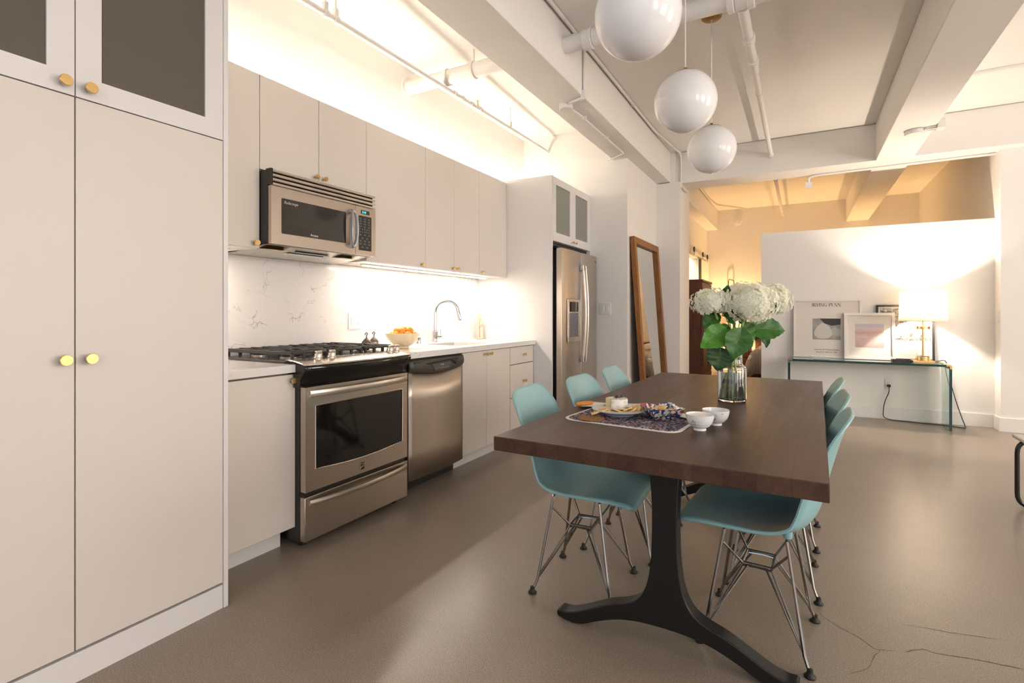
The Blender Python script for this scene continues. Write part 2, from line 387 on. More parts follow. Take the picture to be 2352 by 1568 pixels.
# baseboards
struct('baseboard_partition', MB().box(-.427, 1.705, 6.985, 7.0, 0, .135), TRIM, bevel=.002)
struct('baseboard_pier', MB().box(1.705, 1.72, 6.805, 6.985, 0, .135).box(1.705, XR, 6.805, 6.82, 0, .135), TRIM, bevel=.002)
struct('baseboard_bedroom', MB().box(-1.62, -.3, YB - .015, YB, 0, .135), TRIM)
struct('baseboard_hall', MB().box(XA, XA + .015, YA, YC, 0, .135).box(-2.0, XA + .015, YA - .015, YA, 0, .135), TRIM)
struct('trim_backsplash', MB().box(XW + .0005, XW + .012, 1.25, 4.35, .914, 1.50), QUARTZ)
# cracks in the concrete
def crack(pts, w):
    P = [px(x, y, Z=0) for x, y in pts]; P = [Vector(p) for p in spline([tuple(p) for p in P], 5)]; m = MB(); L = []; R = []
    for i, p in enumerate(P):
        t = (P[min(i + 1, len(P) - 1)] - P[max(i - 1, 0)]).normalized(); n = Vector((-t.y, t.x, 0)); e = w * random.uniform(.4, 1.2) * (0.3 if i in (0, len(P) - 1) else 1)
        j = n * random.uniform(-.0015, .0015); L.append(p + n * e + j); R.append(p - n * e + j)
    for i in range(len(P) - 1):
        m.face([(*L[i].xy, .0006), (*L[i + 1].xy, .0006), (*R[i + 1].xy, .0006), (*R[i].xy, .0006)])
    return m
fl = bpy.data.objects['floor']
for pts, w in (([(1881, 1408), (1907, 1427), (1934, 1443), (1975, 1465), (2005, 1487), (2022, 1492), (2054, 1495)], .0012),
               ([(2080, 1497), (2120, 1491), (2150, 1500), (2200, 1508), (2235, 1513), (2285, 1523), (2352, 1537)], .0020),
               ([(2068, 1433), (2118, 1440), (2170, 1450), (2210, 1456), (2290, 1468)], .0014),
               ([(1945, 1548), (1990, 1536), (2010, 1505), (2024, 1492)], .0010)):
    part('crack', crack(pts, w), CRACK, fl)

# ------------------------------------------------------------------ cabinets
def knob(y, z, x, parent, s=1.0, d=0.034):
    r = .0165 * s
    mb = MB().lathe([(.0055 * s, 0), (.0055 * s, .3 * d), (.0075 * s, .45 * d), (r * .93, .72 * d), (r, .80 * d), (r, .95 * d), (r * .93, d)], (x, y, z), 20, 'x')
    return part('knob', mb, BRASS, parent, label='round brass knob')
def front(name, y0, y1, z0, z1, x, parent, mat=CAB, t=.019, g=.0018):
    return part(name, MB().box(x - t, x, y0 + g, y1 - g, z0 + g, z1 - g), mat, parent, bevel=.0012, seg=1)

# tall cabinet at the left
TX = -2.0
t = thing('tall_cabinet', (-2.4, .75, 0), 'tall pale grey pantry cabinet with smoked glass upper doors', 'cabinet')
part('carcass', MB().box(XW + .002, TX - .021, .262, 1.233, .09, 2.62), SEAMD, t)
part('plinth', MB().box(XW + .002, TX - .002, .262, 1.233, 0, .092), CABW, t)
part('side_panel', MB().box(XW + .002, TX + .002, 1.235, 1.254, 0, 2.64), CABW, t, bevel=.001, seg=1)
part('side_panel', MB().box(XW + .002, TX + .002, .243, .262, 0, 2.64), CABW, t)
part('top_panel', MB().box(XW + .002, TX, .262, 1.235, 2.62, 2.64), CABW, t)
for y0, y1, ky in ((.275, .755, .722), (.755, 1.235, .788)):
    d = front('door', y0, y1, .100, 1.850, TX, t); knob(ky, 1.022, TX, d, 1.05)
    g = .0018; a, b, z0, z1, w = y0 + g, y1 - g, 1.850 + g, 2.618, .069
    fr = MB().box(TX - .019, TX, a, a + w, z0, z1).box(TX - .019, TX, b - w, b, z0, z1).box(TX - .019, TX, a + w, b - w, z0, z0 + w).box(TX - .019, TX, a + w, b - w, z1 - w, z1)
    d = part('glass_door', fr, CABW, t); part('pane', MB().box(TX - .012, TX - .007, a + w - .004, b - w + .004, z0 + w - .004, z1 - w + .004), FROSTD, d, label='smoked glass pane')
    knob(ky, 1.884, TX, d, 1.05)

# base cabinets
BX = -2.200
def base(name, y0, y1, label, kick=True):
    t = thing(name, ((XW + BX) / 2, (y0 + y1) / 2, 0), label, 'cabinet', 'kitchen base cabinets')
    part('carcass', MB().box(XW + .002, BX - .021, y0 + .001, y1 - .001, .10, .872), SEAMD, t)
    part('plinth', MB().box(XW + .002, -2.280, y0, y1, 0, .10), CABW, t)
    return t
t = base('base_cabinet', 1.256, 1.700, 'pale single door base cabinet left of the range')
d = front('door', 1.262, 1.727, .102, .866, BX, t); knob(1.698, .836, BX, d, .85)
t = base('base_cabinet', 3.175, 3.905, 'pale two door base cabinet under the sink')
d = front('door', 3.180, 3.524, .102, .870, BX, t); knob(3.485, .842, BX, d, .8)
d = front('door', 3.524, 3.903, .102, .870, BX, t); knob(3.563, .842, BX, d, .8)
t = base('drawer_cabinet', 3.906, 4.349, 'pale three drawer base cabinet beside the refrigerator panel')
for z0, z1, kz in ((.715, .870, .795), (.424, .715, .560), (.102, .424, .26)):
    d = front('drawer', 3.905, 4.348, z0, z1, BX, t, g=.003); knob(4.15, kz, BX, d, .8)
# worktops
ct = MB().box(XW + .001, -2.176, 1.256, 1.716, .875, .914)
solo('worktop', ct, QUARTZ, 'short white quartz worktop between tall cabinet and range', 'worktop', bevel=.002)
SX0, SX1, SY0, SY1 = -2.66, -2.31, 3.30, 3.72
cb = MB()
for x0, x1, y0, y1 in ((XW + .001, SX0, 2.486, 4.348), (SX1, -2.176, 2.486, 4.348), (SX0, SX1, 2.486, SY0), (SX0, SX1, SY1, 4.348)): cb.box(x0, x1, y0, y1, .875, .914)
solo('worktop', cb, QUARTZ, 'long white quartz worktop with sink cutout right of the range', 'worktop')
sk = thing('sink', (-2.485, 3.51, .70), 'undermount stainless steel kitchen sink in the worktop', 'sink')
part('bowl', MB().box(SX0 - .012, SX0, SY0, SY1, .70, .874).box(SX1, SX1 + .012, SY0, SY1, .70, .874).box(SX0 - .012, SX1 + .012, SY0 - .012, SY0, .70, .874).box(SX0 - .012, SX1 + .012, SY1, SY1 + .012, .70, .874).box(SX0 - .012, SX1 + .012, SY0 - .012, SY1 + .012, .69, .70), STEELB, sk)
part('drain', MB().lathe([(.045, 0), (.045, .003), (.030, .004), (.0, .002)], (-2.5, 3.51, .7005), 20), CHROME, sk)

# wall cabinets
UX, UZ0, UZ1 = -2.488, 1.508, 2.425
def upper(y0, y1, label, z0=UZ0):
    t = thing('wall_cabinet', ((XW + UX) / 2, (y0 + y1) / 2, z0), label, 'cabinet', 'kitchen wall cabinets')
    part('carcass', MB().box(XW + .002, UX - .021, y0 + .0005, y1 - .0005, z0, UZ1), CABW, t)
    return t
t = upper(1.256, 1.733, 'pale wall cabinet between tall cabinet and microwave')
d = front('door', 1.256, 1.733, UZ0, UZ1, UX, t); knob(1.700, 1.533, UX, d, .95)
t = upper(1.733, 2.498, 'pale two door wall cabinet above the microwave', 1.925)
d = front('door', 1.733, 2.115, 1.925, UZ1, UX, t, g=.0015); knob(2.085, 1.962, UX, d, .8)
d = front('door', 2.115, 2.498, 1.925, UZ1, UX, t, g=.0015); knob(2.145, 1.962, UX, d, .8)
t = upper(2.498, 3.110, 'pale wall cabinet just right of the microwave')
d = front('door', 2.498, 3.110, UZ0, UZ1, UX, t, g=.001); knob(3.058, 1.533, UX, d, .8)
t = upper(3.110, 3.860, 'pale two door wall cabinet above the faucet')
d = front('door', 3.110, 3.482, UZ0, UZ1, UX, t, g=.001); knob(3.452, 1.533, UX, d, .8)
d = front('door', 3.482, 3.860, UZ0, UZ1, UX, t, g=.0015); knob(3.512, 1.533, UX, d, .8)
t = upper(3.860, 4.349, 'pale wall cabinet next to the refrigerator side panel')
d = front('door', 3.860, 4.349, UZ0, UZ1, UX, t, g=.0015); knob(3.893, 1.533, UX, d, .8)

# lights of the kitchen: strips under the wall cabinets and strips lying on top of them
def under_light(y0, y1, label, power):
    t = thing('under_cabinet_light', (-2.65, (y0 + y1) / 2, 1.490), label, 'light', 'under cabinet lights')
    part('housing', MB().box(-2.668, -2.628, y0, y1, 1.4985, 1.508), WHITEP, t)
    part('diffuser', MB().box(-2.662, -2.634, y0 + .01, y1 - .01, 1.4925, 1.4985), LED, t)
    area('under_cabinet_glow', (-2.648, (y0 + y1) / 2, 1.490), (0, 0, 0), .026, y1 - y0 - .03, power, WARM)
under_light(2.62, 4.22, 'long glowing light strip under the right wall cabinets', P_UNDER)
under_light(1.27, 1.66, 'short glowing light strip under the left wall cabinet', P_UNDER * .25)
t = thing('cabinet_top_light', (-2.77, 2.8, UZ1), 'light strip lying on top of the wall cabinets', 'light')
part('diffuser', MB().box(-2.785, -2.760, 1.30, 4.32, UZ1, UZ1 + .012), LED, t)
area('cabinet_top_glow', (-2.772, 2.81, UZ1 + .016), (PI, 0, 0), .026, 3.0, P_UP, WARM)
t = thing('cabinet_top_light', (-2.77, 4.85, 2.443), 'light strip lying on top of the refrigerator cabinet', 'light')
part('diffuser', MB().box(-2.785, -2.760, 4.42, 5.30, 2.444, 2.456), LED, t)
area('cabinet_top_glow', (-2.772, 4.86, 2.460), (PI, 0, 0), .026, .86, P_UP * .28, WARM)

# ------------------------------------------------------------------ refrigerator and its surround
FX = -2.008
t = thing('refrigerator_cabinet', (-2.42, 4.85, 0), 'white tall panel and glass door cabinet around the refrigerator', 'cabinet')
part('side_panel', MB().box(XW + .002, FX, 4.351, 4.371, 0, 2.443), CABW, t, bevel=.001, seg=1)
part('side_panel', MB().box(XW + .002, FX, 5.335, 5.355, 1.80, 2.443), CABW, t)
part('carcass', MB().box(XW + .002, FX - .022, 4.372, 5.334, 1.838, 2.443), CABW, t)
part('shadow_gap', MB().box(XW + .002, FX - .04, 4.372, 5.334, 1.80, 1.838), BLACKP, t)
for y0, y1, ky in ((4.373, 4.852, 4.815), (4.852, 5.333, 4.890)):
    g = .0015; a, b, z0, z1, w, wt = y0 + g, y1 - g, 1.840, 2.438, .070, .068
    fr = MB().box(FX - .02, FX, a, a + w, z0, z1).box(FX - .02, FX, b - w, b, z0, z1).box(FX - .02, FX, a + w, b - w, z0, z0 + wt + .015).box(FX - .02, FX, a + w, b - w, z1 - wt, z1)
    d = part('glass_door', fr, CABW, t); part('pane', MB().box(FX - .013, FX - .008, a + w - .003, b - w + .003, z0 + wt, z1 - wt + .003), FROSTG, d, label='frosted grey green pane')
    knob(ky, 1.872, FX, d, .7)
FD, FY0, FY1, FM = -1.922, 4.402, 5.335, 4.885
t = thing('refrigerator', (-2.35, 4.87, 0), 'stainless steel side by side refrigerator with ice dispenser', 'refrigerator')
part('body', MB().box(-2.80, -1.995, FY0 + .004, FY1 - .004, .02, 1.755), BLACKP, t)
def fdoor(y0, y1):
    prof = [(-1.990, y0), (-1.990, y1)]
    n = 10; pts = [(FD - .012 * ((2 * i / n - 1) ** 2) ** 1.5 + .0, y1 + (y0 - y1) * i / n) for i in range(n + 1)]
    return MB().prism(prof + pts, 'z', .06, 1.772)
dl = part('freezer_door', fdoor(FY0, FM - .003), STEELV, t, bevel=.004)
dr = part('refrigerator_door', fdoor(FM + .003, FY1), STEELV, t, bevel=.004)
for d, y in ((dl, FM - .030), (dr, FM + .036)):
    P = [(FD + .022 + .028 * math.sin(PI * i / 14), y, .685 + (1.640 - .685) * i / 14) for i in range(15)]
    h = part('handle', MB().tube(P, .0125, 12), HSTEEL, d)
    for z in (.705, 1.615): part('handle_mount', MB().box(FD - .006, FD + .028, y - .012, y + .012, z - .026, z + .026), GREYM, h, bevel=.004)
ds = part('dispenser', MB().box(FD - .001, FD + .010, 4.505, 4.815, .885, .935).box(FD - .001, FD + .010, 4.505, 4.545, .935, 1.300).box(FD - .001, FD + .010, 4.775, 4.815, .935, 1.300).box(FD - .001, FD + .010, 4.545, 4.775, 1.272, 1.300).box(FD - .001, FD + .010, 4.545, 4.775, 1.165, 1.180), STEELB, dl, bevel=.004)
part('dispenser_display', MB().box(FD - .001, FD + .003, 4.545, 4.775, 1.180, 1.272), BLACKG, dl)
part('dispenser_recess', MB().grid(lambda u, v: (FD + .0055 - .004 * math.sin(PI * u), 4.545 + .23 * u, .935 + .23 * v), 12, 1), M('dispenser_grey', (.20, .22, .26), .3, .7), dl)
part('badge', MB().lathe([(.010, 0), (.010, .002), (.008, .003)], (FD - .006, 5.285, 1.715), 16, 'x'), BLACKP, dr)
part('hinge_cover', MB().box(-2.02, -1.97, FY0 + .01, FY0 + .06, 1.772, 1.795), BLACKP, t)
part('toe_grille', MB().box(-2.02, -1.985, FY0 + .01, FY1 - .01, .0, .058), BLACKP, t)

# ------------------------------------------------------------------ microwave
MX, MY0, MY1, MZ0, MZ1 = -2.402, 1.735, 2.492, 1.530, 1.920
t = thing('microwave', (-2.62, 2.11, 1.5), 'stainless steel microwave with vent slats hung over the range', 'microwave')
part('body', MB().prism([(XW + .002, 1.505), (-2.70, 1.507), (-2.455, 1.532), (-2.428, MZ0), (-2.428, 1.916), (XW + .002, 1.916)], 'y', MY0, MY1), BLACKP, t)
part('underside', MB().prism([(XW + .01, 1.503), (-2.70, 1.505), (-2.455, 1.530), (-2.43, 1.5285), (-2.43, 1.5265), (-2.455, 1.528), (-2.70, 1.503), (XW + .01, 1.501)], 'y', MY0 + .004, MY1 - .004), STEELB, t)
part('side_rim', MB().box(-2.44, -2.40, MY0 - .001, MY0 + .012, 1.838, 1.921), BLACKP, t)
for i in range(4):
    z = 1.9125 - i * .0232
    part('vent_slat', MB().prism([(-2.428, z - .002), (MX - .004, z - .0075), (MX, z - .004), (MX, z + .0055), (-2.428, z + .0075)], 'y', MY0, MY1), STEELB, t)
dy = 2.318; zt = 1.832
wy0, wy1, wz0, wz1 = 1.800, 2.242, 1.590, 1.776
ring = [(MY0 + .003, MZ0 + .002), (dy, MZ0 + .002), (dy, zt), (MY0 + .003, zt)]
fr = MB().box(-2.428, MX, MY0 + .003, wy0, MZ0, zt).box(-2.428, MX, wy1, dy, MZ0, zt).box(-2.428, MX, wy0, wy1, MZ0, wz0).box(-2.428, MX, wy0, wy1, wz1, zt)
d = part('door', fr, STEEL, t)
part('window', MB().prism(rrect(wy0 - .001, wy1 + .001, wz0 - .001, wz1 + .001, .008), 'x', -2.42, MX + .0008), M('smoked_window', (.030, .024, .018), .07, 0, .6), d, label='dark smoked glass window')
part('lettering', text_x('Radarange', .021, MX + .0018, wy0 + .012, wz1 - .026, shear=.35), M('silver_print', (.6, .58, .54), .4), d)
part('lettering', text_x('Amana', .019, MX + .0018, 2.010, wz0 + .008, 'CENTER'), M('white_print', (.8, .8, .78), .4), d)
hp = []
for i in range(33):
    a = 2 * PI * i / 32; hp.append((MX + .020 + .012 * math.cos(a * 1) * 0, 2.283 + .027 * math.sin(a), 1.682 + .118 * math.cos(a)))
def hring(u, v):
    a = 2 * PI * u; b = 2 * PI * v; cyy = .0215 * math.sin(a); czz = .108 * math.cos(a); w = .0085 if True else 0
    bow = .020 * math.cos(math.asin(max(-1, min(1, math.cos(a)))))
    return (MX + .016 + bow * .9 + .011 * math.sin(b), 2.283 + cyy * (1 + .42 * math.cos(b)), 1.682 + czz * (1 + .10 * math.cos(b)))
part('handle', MB().grid(hring, 40, 10), GREYM, d, label='grey loop handle')
for zz in (1.575, 1.789): part('handle_mount', MB().box(MX - .001, MX + .02, 2.272, 2.294, zz - .01, zz + .01), GREYM, d)
part('seam', MB().box(-2.426, MX - .003, dy, dy + .003, MZ0, zt), BLACKP, t)
cp = part('control_panel', MB().box(-2.428, MX, dy + .003, MY1, MZ0, zt), STEEL, t)
part('display', MB().box(MX, MX + .001, 2.365, 2.438, 1.788, 1.812), BLACKG, cp)
part('display_digits', text_x('5:10', .019, MX + .0016, 2.375, 1.7935), M('teal_display', (0, .2, .25), .4, Emission_Color=(.05, .75, .85), Emission_Strength=1.6), cp)
part('keypad', MB().box(MX, MX + .001, 2.347, 2.455, 1.560, 1.776), M('keypad_black', (.018, .016, .014), .35), cp)
kl = MB()
for r, zz in enumerate([1.757, 1.741, 1.725, 1.708, 0, 0, 1.656, 1.636, 1.618, 1.600, 1.580]):
    if zz:
        for yy in ((2.362, 2.398, 2.434) if r not in (7, 10) else (2.378, 2.418)):
            for q in range(2): kl.box(MX + .001, MX + .0014, yy - .009 + q * .001, yy + .009 - q * .002, zz - .003 + q * .005, zz - .0005 + q * .005)
part('key_print', kl, M('grey_print', (.22, .22, .24), .5), cp, stuff=True)
for r, (zz, s) in enumerate(((1.688, '12345'), (1.671, '67890'))):
    for q, ch in enumerate(s): part('digit_print', text_x(ch, .0125, MX + .0014, 2.360 + q * .0185, zz, 'CENTER'), M('key_white', (.55, .55, .55), .5) if 'key_white' not in bpy.data.materials else bpy.data.materials['key_white'], cp)
part('filter', MB().obox((-2.565, 1.85, 1.5165), (.085, 0, -.0085), (0, .075, 0), (.0002, 0, .0015)), M('brass_mesh', (.62, .5, .3), .35, .8), t, label='perforated grease filter')
part('filter', MB().obox((-2.565, 2.36, 1.5165), (.085, 0, -.0085), (0, .075, 0), (.0002, 0, .0015)), bpy.data.materials['brass_mesh'], t, label='perforated grease filter')
part('lamp_cover', MB().obox((-2.60, 2.105, 1.510), (.03, 0, -.003), (0, .13, 0), (0, 0, .004)), WHITEP, t)
part('lamp_lens', MB().obox((-2.545, 2.105, 1.516), (.02, 0, -.002), (0, .12, 0), (0, 0, .003)), GREYM, t)

# ------------------------------------------------------------------ range
RY0, RY1 = 1.720, 2.482; RC = (RY0 + RY1) / 2; RX = -2.125
t = thing('range', (-2.45, RC, 0), 'stainless steel slide in gas range with black control fascia', 'stove')
part('body', MB().box(-2.80, -2.165, RY0 + .006, RY1 - .006, .03, .905), BLACKP, t)
for y in (RY0 + .05, RY1 - .05): part('leveling_foot', MB().lathe([(.018, 0), (.018, .03)], (-2.20, y, 0), 10), BLACKP, t)
part('cooktop', MB().box(-2.795, -2.205, RY0 - .012, RY1 + .012, .915, .928), M('cooktop_enamel', (.035, .031, .028), .25), t, bevel=.004)
def bow(y, a): return a * (1 - ((y - RC) / (.5 * (RY1 - RY0) + .012)) ** 2)
ys = [RY0 - .010 + (RY1 - RY0 + .020) * i / 20 for i in range(21)]
def fx(y): return -2.112 + bow(y, .042)
tp = MB()
tp.grid(lambda u, v: (lambda y: (-2.255 + (fx(y) + 2.255) * v, y, .9305 - .022 * v ** 1.6))(ys[int(round(u * 20))]), 20, 6)
part('control_top', tp, STEELB, t, solid=.004, label='sloped steel control strip')
fa = MB(); prof = [(0.0, .9075), (.004, .900), (.002, .880), (-.010, .862), (-.026, .845), (-.034, .825), (-.036, .806)]
fa.grid(lambda u, v: (lambda y, q: (fx(y) + q[0], y, q[1]))(ys[int(round(u * 20))], prof[int(round(v * 6))]), 20, 6)
part('control_fascia', fa, BLACKG, t, solid=-.006, label='glossy black bowed fascia')
for y in (RY0 - .008, RY1 + .008): part('end_cap', MB().prism([(-2.25, .931), (-2.112, .908), (-2.110, .88), (-2.140, .845), (-2.150, .80), (-2.19, .80), (-2.19, .916), (-2.25, .916)], 'y', y - .004, y + .004), BLACKP, t)
part('display', MB().grid(lambda u, v: (-2.218 + .055 * v, RC - .125 + .25 * u + (.03 * v if u < .5 else -.01 * v), .9345 - .006 * v - .0045 * v), 6, 3), M('touch_panel', (.55, .53, .51), .12), t)
def rknob(y):
    k = part('knob', MB().lathe([(.024, 0), (.024, .006), (.021, .010), (.020, .026), (.018, .029)], (0, 0, 0), 20).xf(lambda p: Matrix.Rotation(.16, 4, 'Y') @ p + Vector((-2.205, y, .930))), STEELB, t)
    part('grip', MB().obox((0, 0, 0), (.0065, 0, 0), (0, .020, 0), (0, 0, .008)).xf(lambda p: Matrix.Rotation(.16, 4, 'Y') @ p + Vector((-2.200, y, .962))), STEELB, k, bevel=.003)
for y in (1.868, 1.958, 2.412, 2.470 - .005): rknob(y)
# grates and burners
for gi, (ga, gb) in enumerate(((RY0 + .01, 1.965), (1.975, 2.225), (2.235, RY1 - .01))):
    g = MB(); z = .962; w = .0075; gx0, gx1 = -2.775, -2.245
    def bar(x0, y0, x1, y1, zz=z, hh=.0095): g.obox(((x0 + x1) / 2, (y0 + y1) / 2, zz), ((x1 - x0) / 2 or w, 0, 0), (0, (y1 - y0) / 2 or w, 0), (0, 0, hh))
    n = 4
    for j in range(n):
        y = ga + .012 + (gb - ga - .024) * j / (n - 1)
        inner = 0
        for xa, xb in ((gx0, -2.51 - .0), (-2.51, gx1)):
            xm = (xa + xb) / 2; ln = .030 if j in (1, 2) else 0
            if ln: bar(xa, y, xm - ln, y); bar(xm + ln, y, xb, y)
            else: bar(xa, y, xb, y)
        for x in (gx0, gx1): g.box(x - w, x + w, y - w, y + w, .929, z)
    for x in (gx0, -2.51, gx1): bar(x, ga + .012, x, gb - .012, z - .0, .006)
    for x in (-2.64, -2.38): bar(x, ga + .012, x, ga + .075); bar(x, gb - .075, x, gb - .012)
    part('grate', g, IRON, t, bevel=.002, seg=1)
for bx, by, br in ((-2.64, 1.842, .040), (-2.38, 1.842, .048), (-2.51, 2.10, .052), (-2.64, 2.358, .048), (-2.38, 2.358, .040)):
    b = part('burner', MB().lathe([(br * 1.2, 0), (br * 1.2, .006), (br, .010)], (bx, by, .9285), 24), STEELB, t)
    part('burner_cap', MB().lathe([(br, 0), (br, .009), (br * .8, .012)], (bx, by, .9385), 24), IRON, b)
# oven door with its window, bow handles, drawer
def ringpanel(x0, x1, y0, y1, z0, z1, hy0, hy1, hz0, hz1, sag):
    # front panel with a window hole whose lower edge sags in an arc
    n = 14; m = MB(); lo = [(hy0 + (hy1 - hy0) * i / n, hz0 - sag * math.sin(PI * i / n)) for i in range(n + 1)]
    m.prism([(y0, z0), (y1, z0), (y1, hz0)] + [(hy1, hz0)] + lo[::-1][1:] + [(y0, hz0)], 'x', x0, x1)
    m.box(x0, x1, y0, hy0, hz0, hz1).box(x0, x1, hy1, y1, hz0, hz1).box(x0, x1, y0, y1, hz1, z1); return m, lo
dy0, dy1 = RY0 + .006, RY1 - .004
m_, lo = ringpanel(-2.160, RX, dy0, dy1, .282, .800, 1.786, 2.432, .388, .705, .018)
d = part('oven_door', m_, STEEL, t)
part('window', MB().prism(lo + [(2.432, .705), (1.786, .705)], 'x', -2.15, RX - .003), BLACKG, d, label='black glass oven window')
wf = MB().tube([(RX + .0005, y, z) for y, z in lo + [(2.432, .705), (1.786, .705)]], .0035, 6, closed=True); part('window_trim', wf, STEELB, d)
def bowhandle(z, hh, amp, y0, y1):
    m = MB(); n = 18
    for i in range(n + 1):
        u = i / n; y = y0 + (y1 - y0) * u; x = RX + .006 + amp * math.sin(PI * u) ** .75
        for dx, dz in ((-.005, -hh), (.003, -hh), (.006, -hh * .4), (.006, hh * .4), (.003, hh), (-.005, hh)): m.v.append((x + dx, y, z + dz))
    for i in range(n):
        for k in range(6): m.f.append((i * 6 + k, i * 6 + (k + 1) % 6, (i + 1) * 6 + (k + 1) % 6, (i + 1) * 6 + k))
    m.f += [tuple(range(6)), tuple(n * 6 + k for k in range(5, -1, -1))]; return m
part('handle', bowhandle(.766, .0165, .038, dy0 + .022, dy1 - .012), HSTEEL, d)
part('emblem', MB().box(RX, RX + .002, 2.084, 2.118, .300, .345), BLACKP, d)
em = MB(); e0, e1 = RX + .002, RX + .0034
for z0, z1 in ((.3425, .345), (.333, .3365), (.300, .3025)): em.box(e0, e1, 2.084, 2.118, z0, z1)
em.box(e0, e1, 2.084, 2.088, .300, .345).box(e0, e1, 2.1165, 2.118, .300, .345)
em.prism([(2.088, .317), (2.112, .330), (2.116, .326), (2.100, .320), (2.116, .318), (2.116, .3155), (2.094, .3155), (2.088, .308)], 'x', e0, e1)
part('emblem_mark', em, STEELB, d)
part('gap_shadow', MB().box(-2.17, -2.150, dy0, dy1, .258, .284), BLACKP, t)
dr_ = part('drawer', MB().box(-2.160, RX, dy0 - .004, dy1 + .002, .040, .258), STEEL, t, bevel=.003)
part('handle', bowhandle(.228, .0135, .040, dy0 + .02, dy1 - .012), HSTEEL, dr_)

# ------------------------------------------------------------------ dishwasher
t = thing('dishwasher', (-2.45, 2.87, 0), 'stainless steel dishwasher with black curved control strip', 'dishwasher')
DY0, DY1 = 2.560, 3.165; DC = (DY0 + DY1) / 2
part('body', MB().box(-2.78, -2.205, DY0 - .03, DY1 + .008, .10, .862), BLACKP, t)
part('kick_plate', MB().box(-2.70, -2.275, DY0 - .07, DY1 + .005, 0, .10), BLACKP, t)
n = 16; yy = [DY0 + (DY1 - DY0) * i / n for i in range(n + 1)]
def dfx(y): return -2.186 + .020 * (1 - ((y - DC) / .31) ** 2)
def dlow(y): return .792 - .030 * (1 - ((y - DC) / .31) ** 2)
dd = MB().grid(lambda u, v: (lambda y: (dfx(y), y, .092 + (dlow(y) - .002 - .092) * v))(yy[int(round(u * n))]), n, 4)
part('door', dd, STEELV, t, solid=-.025)
cc = MB().grid(lambda u, v: (lambda y: (dfx(y) + .012 * math.sin(PI * min(1, v * 1.1)) ** .5, y, dlow(y) + (.862 - dlow(y)) * v))(yy[int(round(u * n))]), n, 6)
c_ = part('control_strip', cc, CHAR, t, solid=-.02, label='black plastic control strip')
part('handle_pocket', MB().prism([(2.70, .835), (2.98, .848), (3.06, .848), (3.035, .808), (2.99, .838), (2.74, .826)], 'x', -2.160, -2.1515), BLACKG, c_)
part('button_panel', MB().prism([(2.765, .822), (2.965, .826), (2.960, .782), (2.795, .778)], 'x', -2.160, -2.1528), M('button_panel', (.075, .066, .056), .4), c_)
part('lettering', text_x('Amana', .013, -2.1520, 2.875, .812, 'CENTER'), bpy.data.materials['white_print'], c_)
bp = MB()
for i in range(6): bp.box(-2.153, -2.1520, 2.80 + i * .026, 2.815 + i * .026, .790 + (i % 2) * .004, .797 + (i % 2) * .003)
part('button_print', bp, bpy.data.materials['grey_print'], c_, stuff=True)
part('vent', MB().box(-2.176, -2.1655, 2.60, 2.655, .842, .847), BLACKP, c_)
part('top_rail', MB().box(-2.24, -2.195, DY0, DY1, .862, .874), BLACKP, t)

# ------------------------------------------------------------------ on the worktop
ZT = .9145
t = thing('faucet', (-2.745, 3.535, ZT), 'tall chrome gooseneck kitchen faucet behind the sink', 'faucet')
bx, by = px(999, 783, X=-2.745).x, px(999, 783, X=-2.745).y
t.location = (bx, by, ZT); INV[t] = Matrix.Translation((bx, by, ZT)).inverted()
part('body', MB().lathe([(.029, 0), (.029, .004), (.0255, .006), (.0255, .095), (.022, .098), (.0155, .099)], (bx, by, ZT), 24), CHROME, t)
R_ = .098; top = ZT + .26
path = [(bx, by, ZT + .09), (bx, by, top)] + [tuple(p) for p in arc((bx + R_ * .80, by + R_ * .6, top), R_, PI, .12, 16, (.80, .6, 0), (0, 0, 1))]
part('spout', MB().tube(path, .0148, 14), CHROME, t)
e = Vector(path[-1]); dv = (e - Vector(path[-2])).normalized()
part('spray_head', MB().tube([e - dv * .004, e + dv * .03, e + dv * .075, e + dv * .085], [.0155, .0175, .0190, .0170], 14), CHROME, t)
hn = part('handle', MB().tube([(bx + .012, by + .012, ZT + .05), (bx + .042, by + .040, ZT + .05)], .016, 16), CHROME, t)
part('lever', MB().tube([(bx + .032, by + .030, ZT + .055), (bx + .034, by + .032, ZT + .12)], .0045, 10), CHROME, hn)
p = px(961, 789, X=-2.76)
solo('air_gap_cap', MB().lathe([(.021, 0), (.021, .048), (.019, .051), (.0, .0515)], (p.x, p.y, ZT), 24), CHROME, 'short chrome cylinder cap beside the fruit bowl', 'cap')
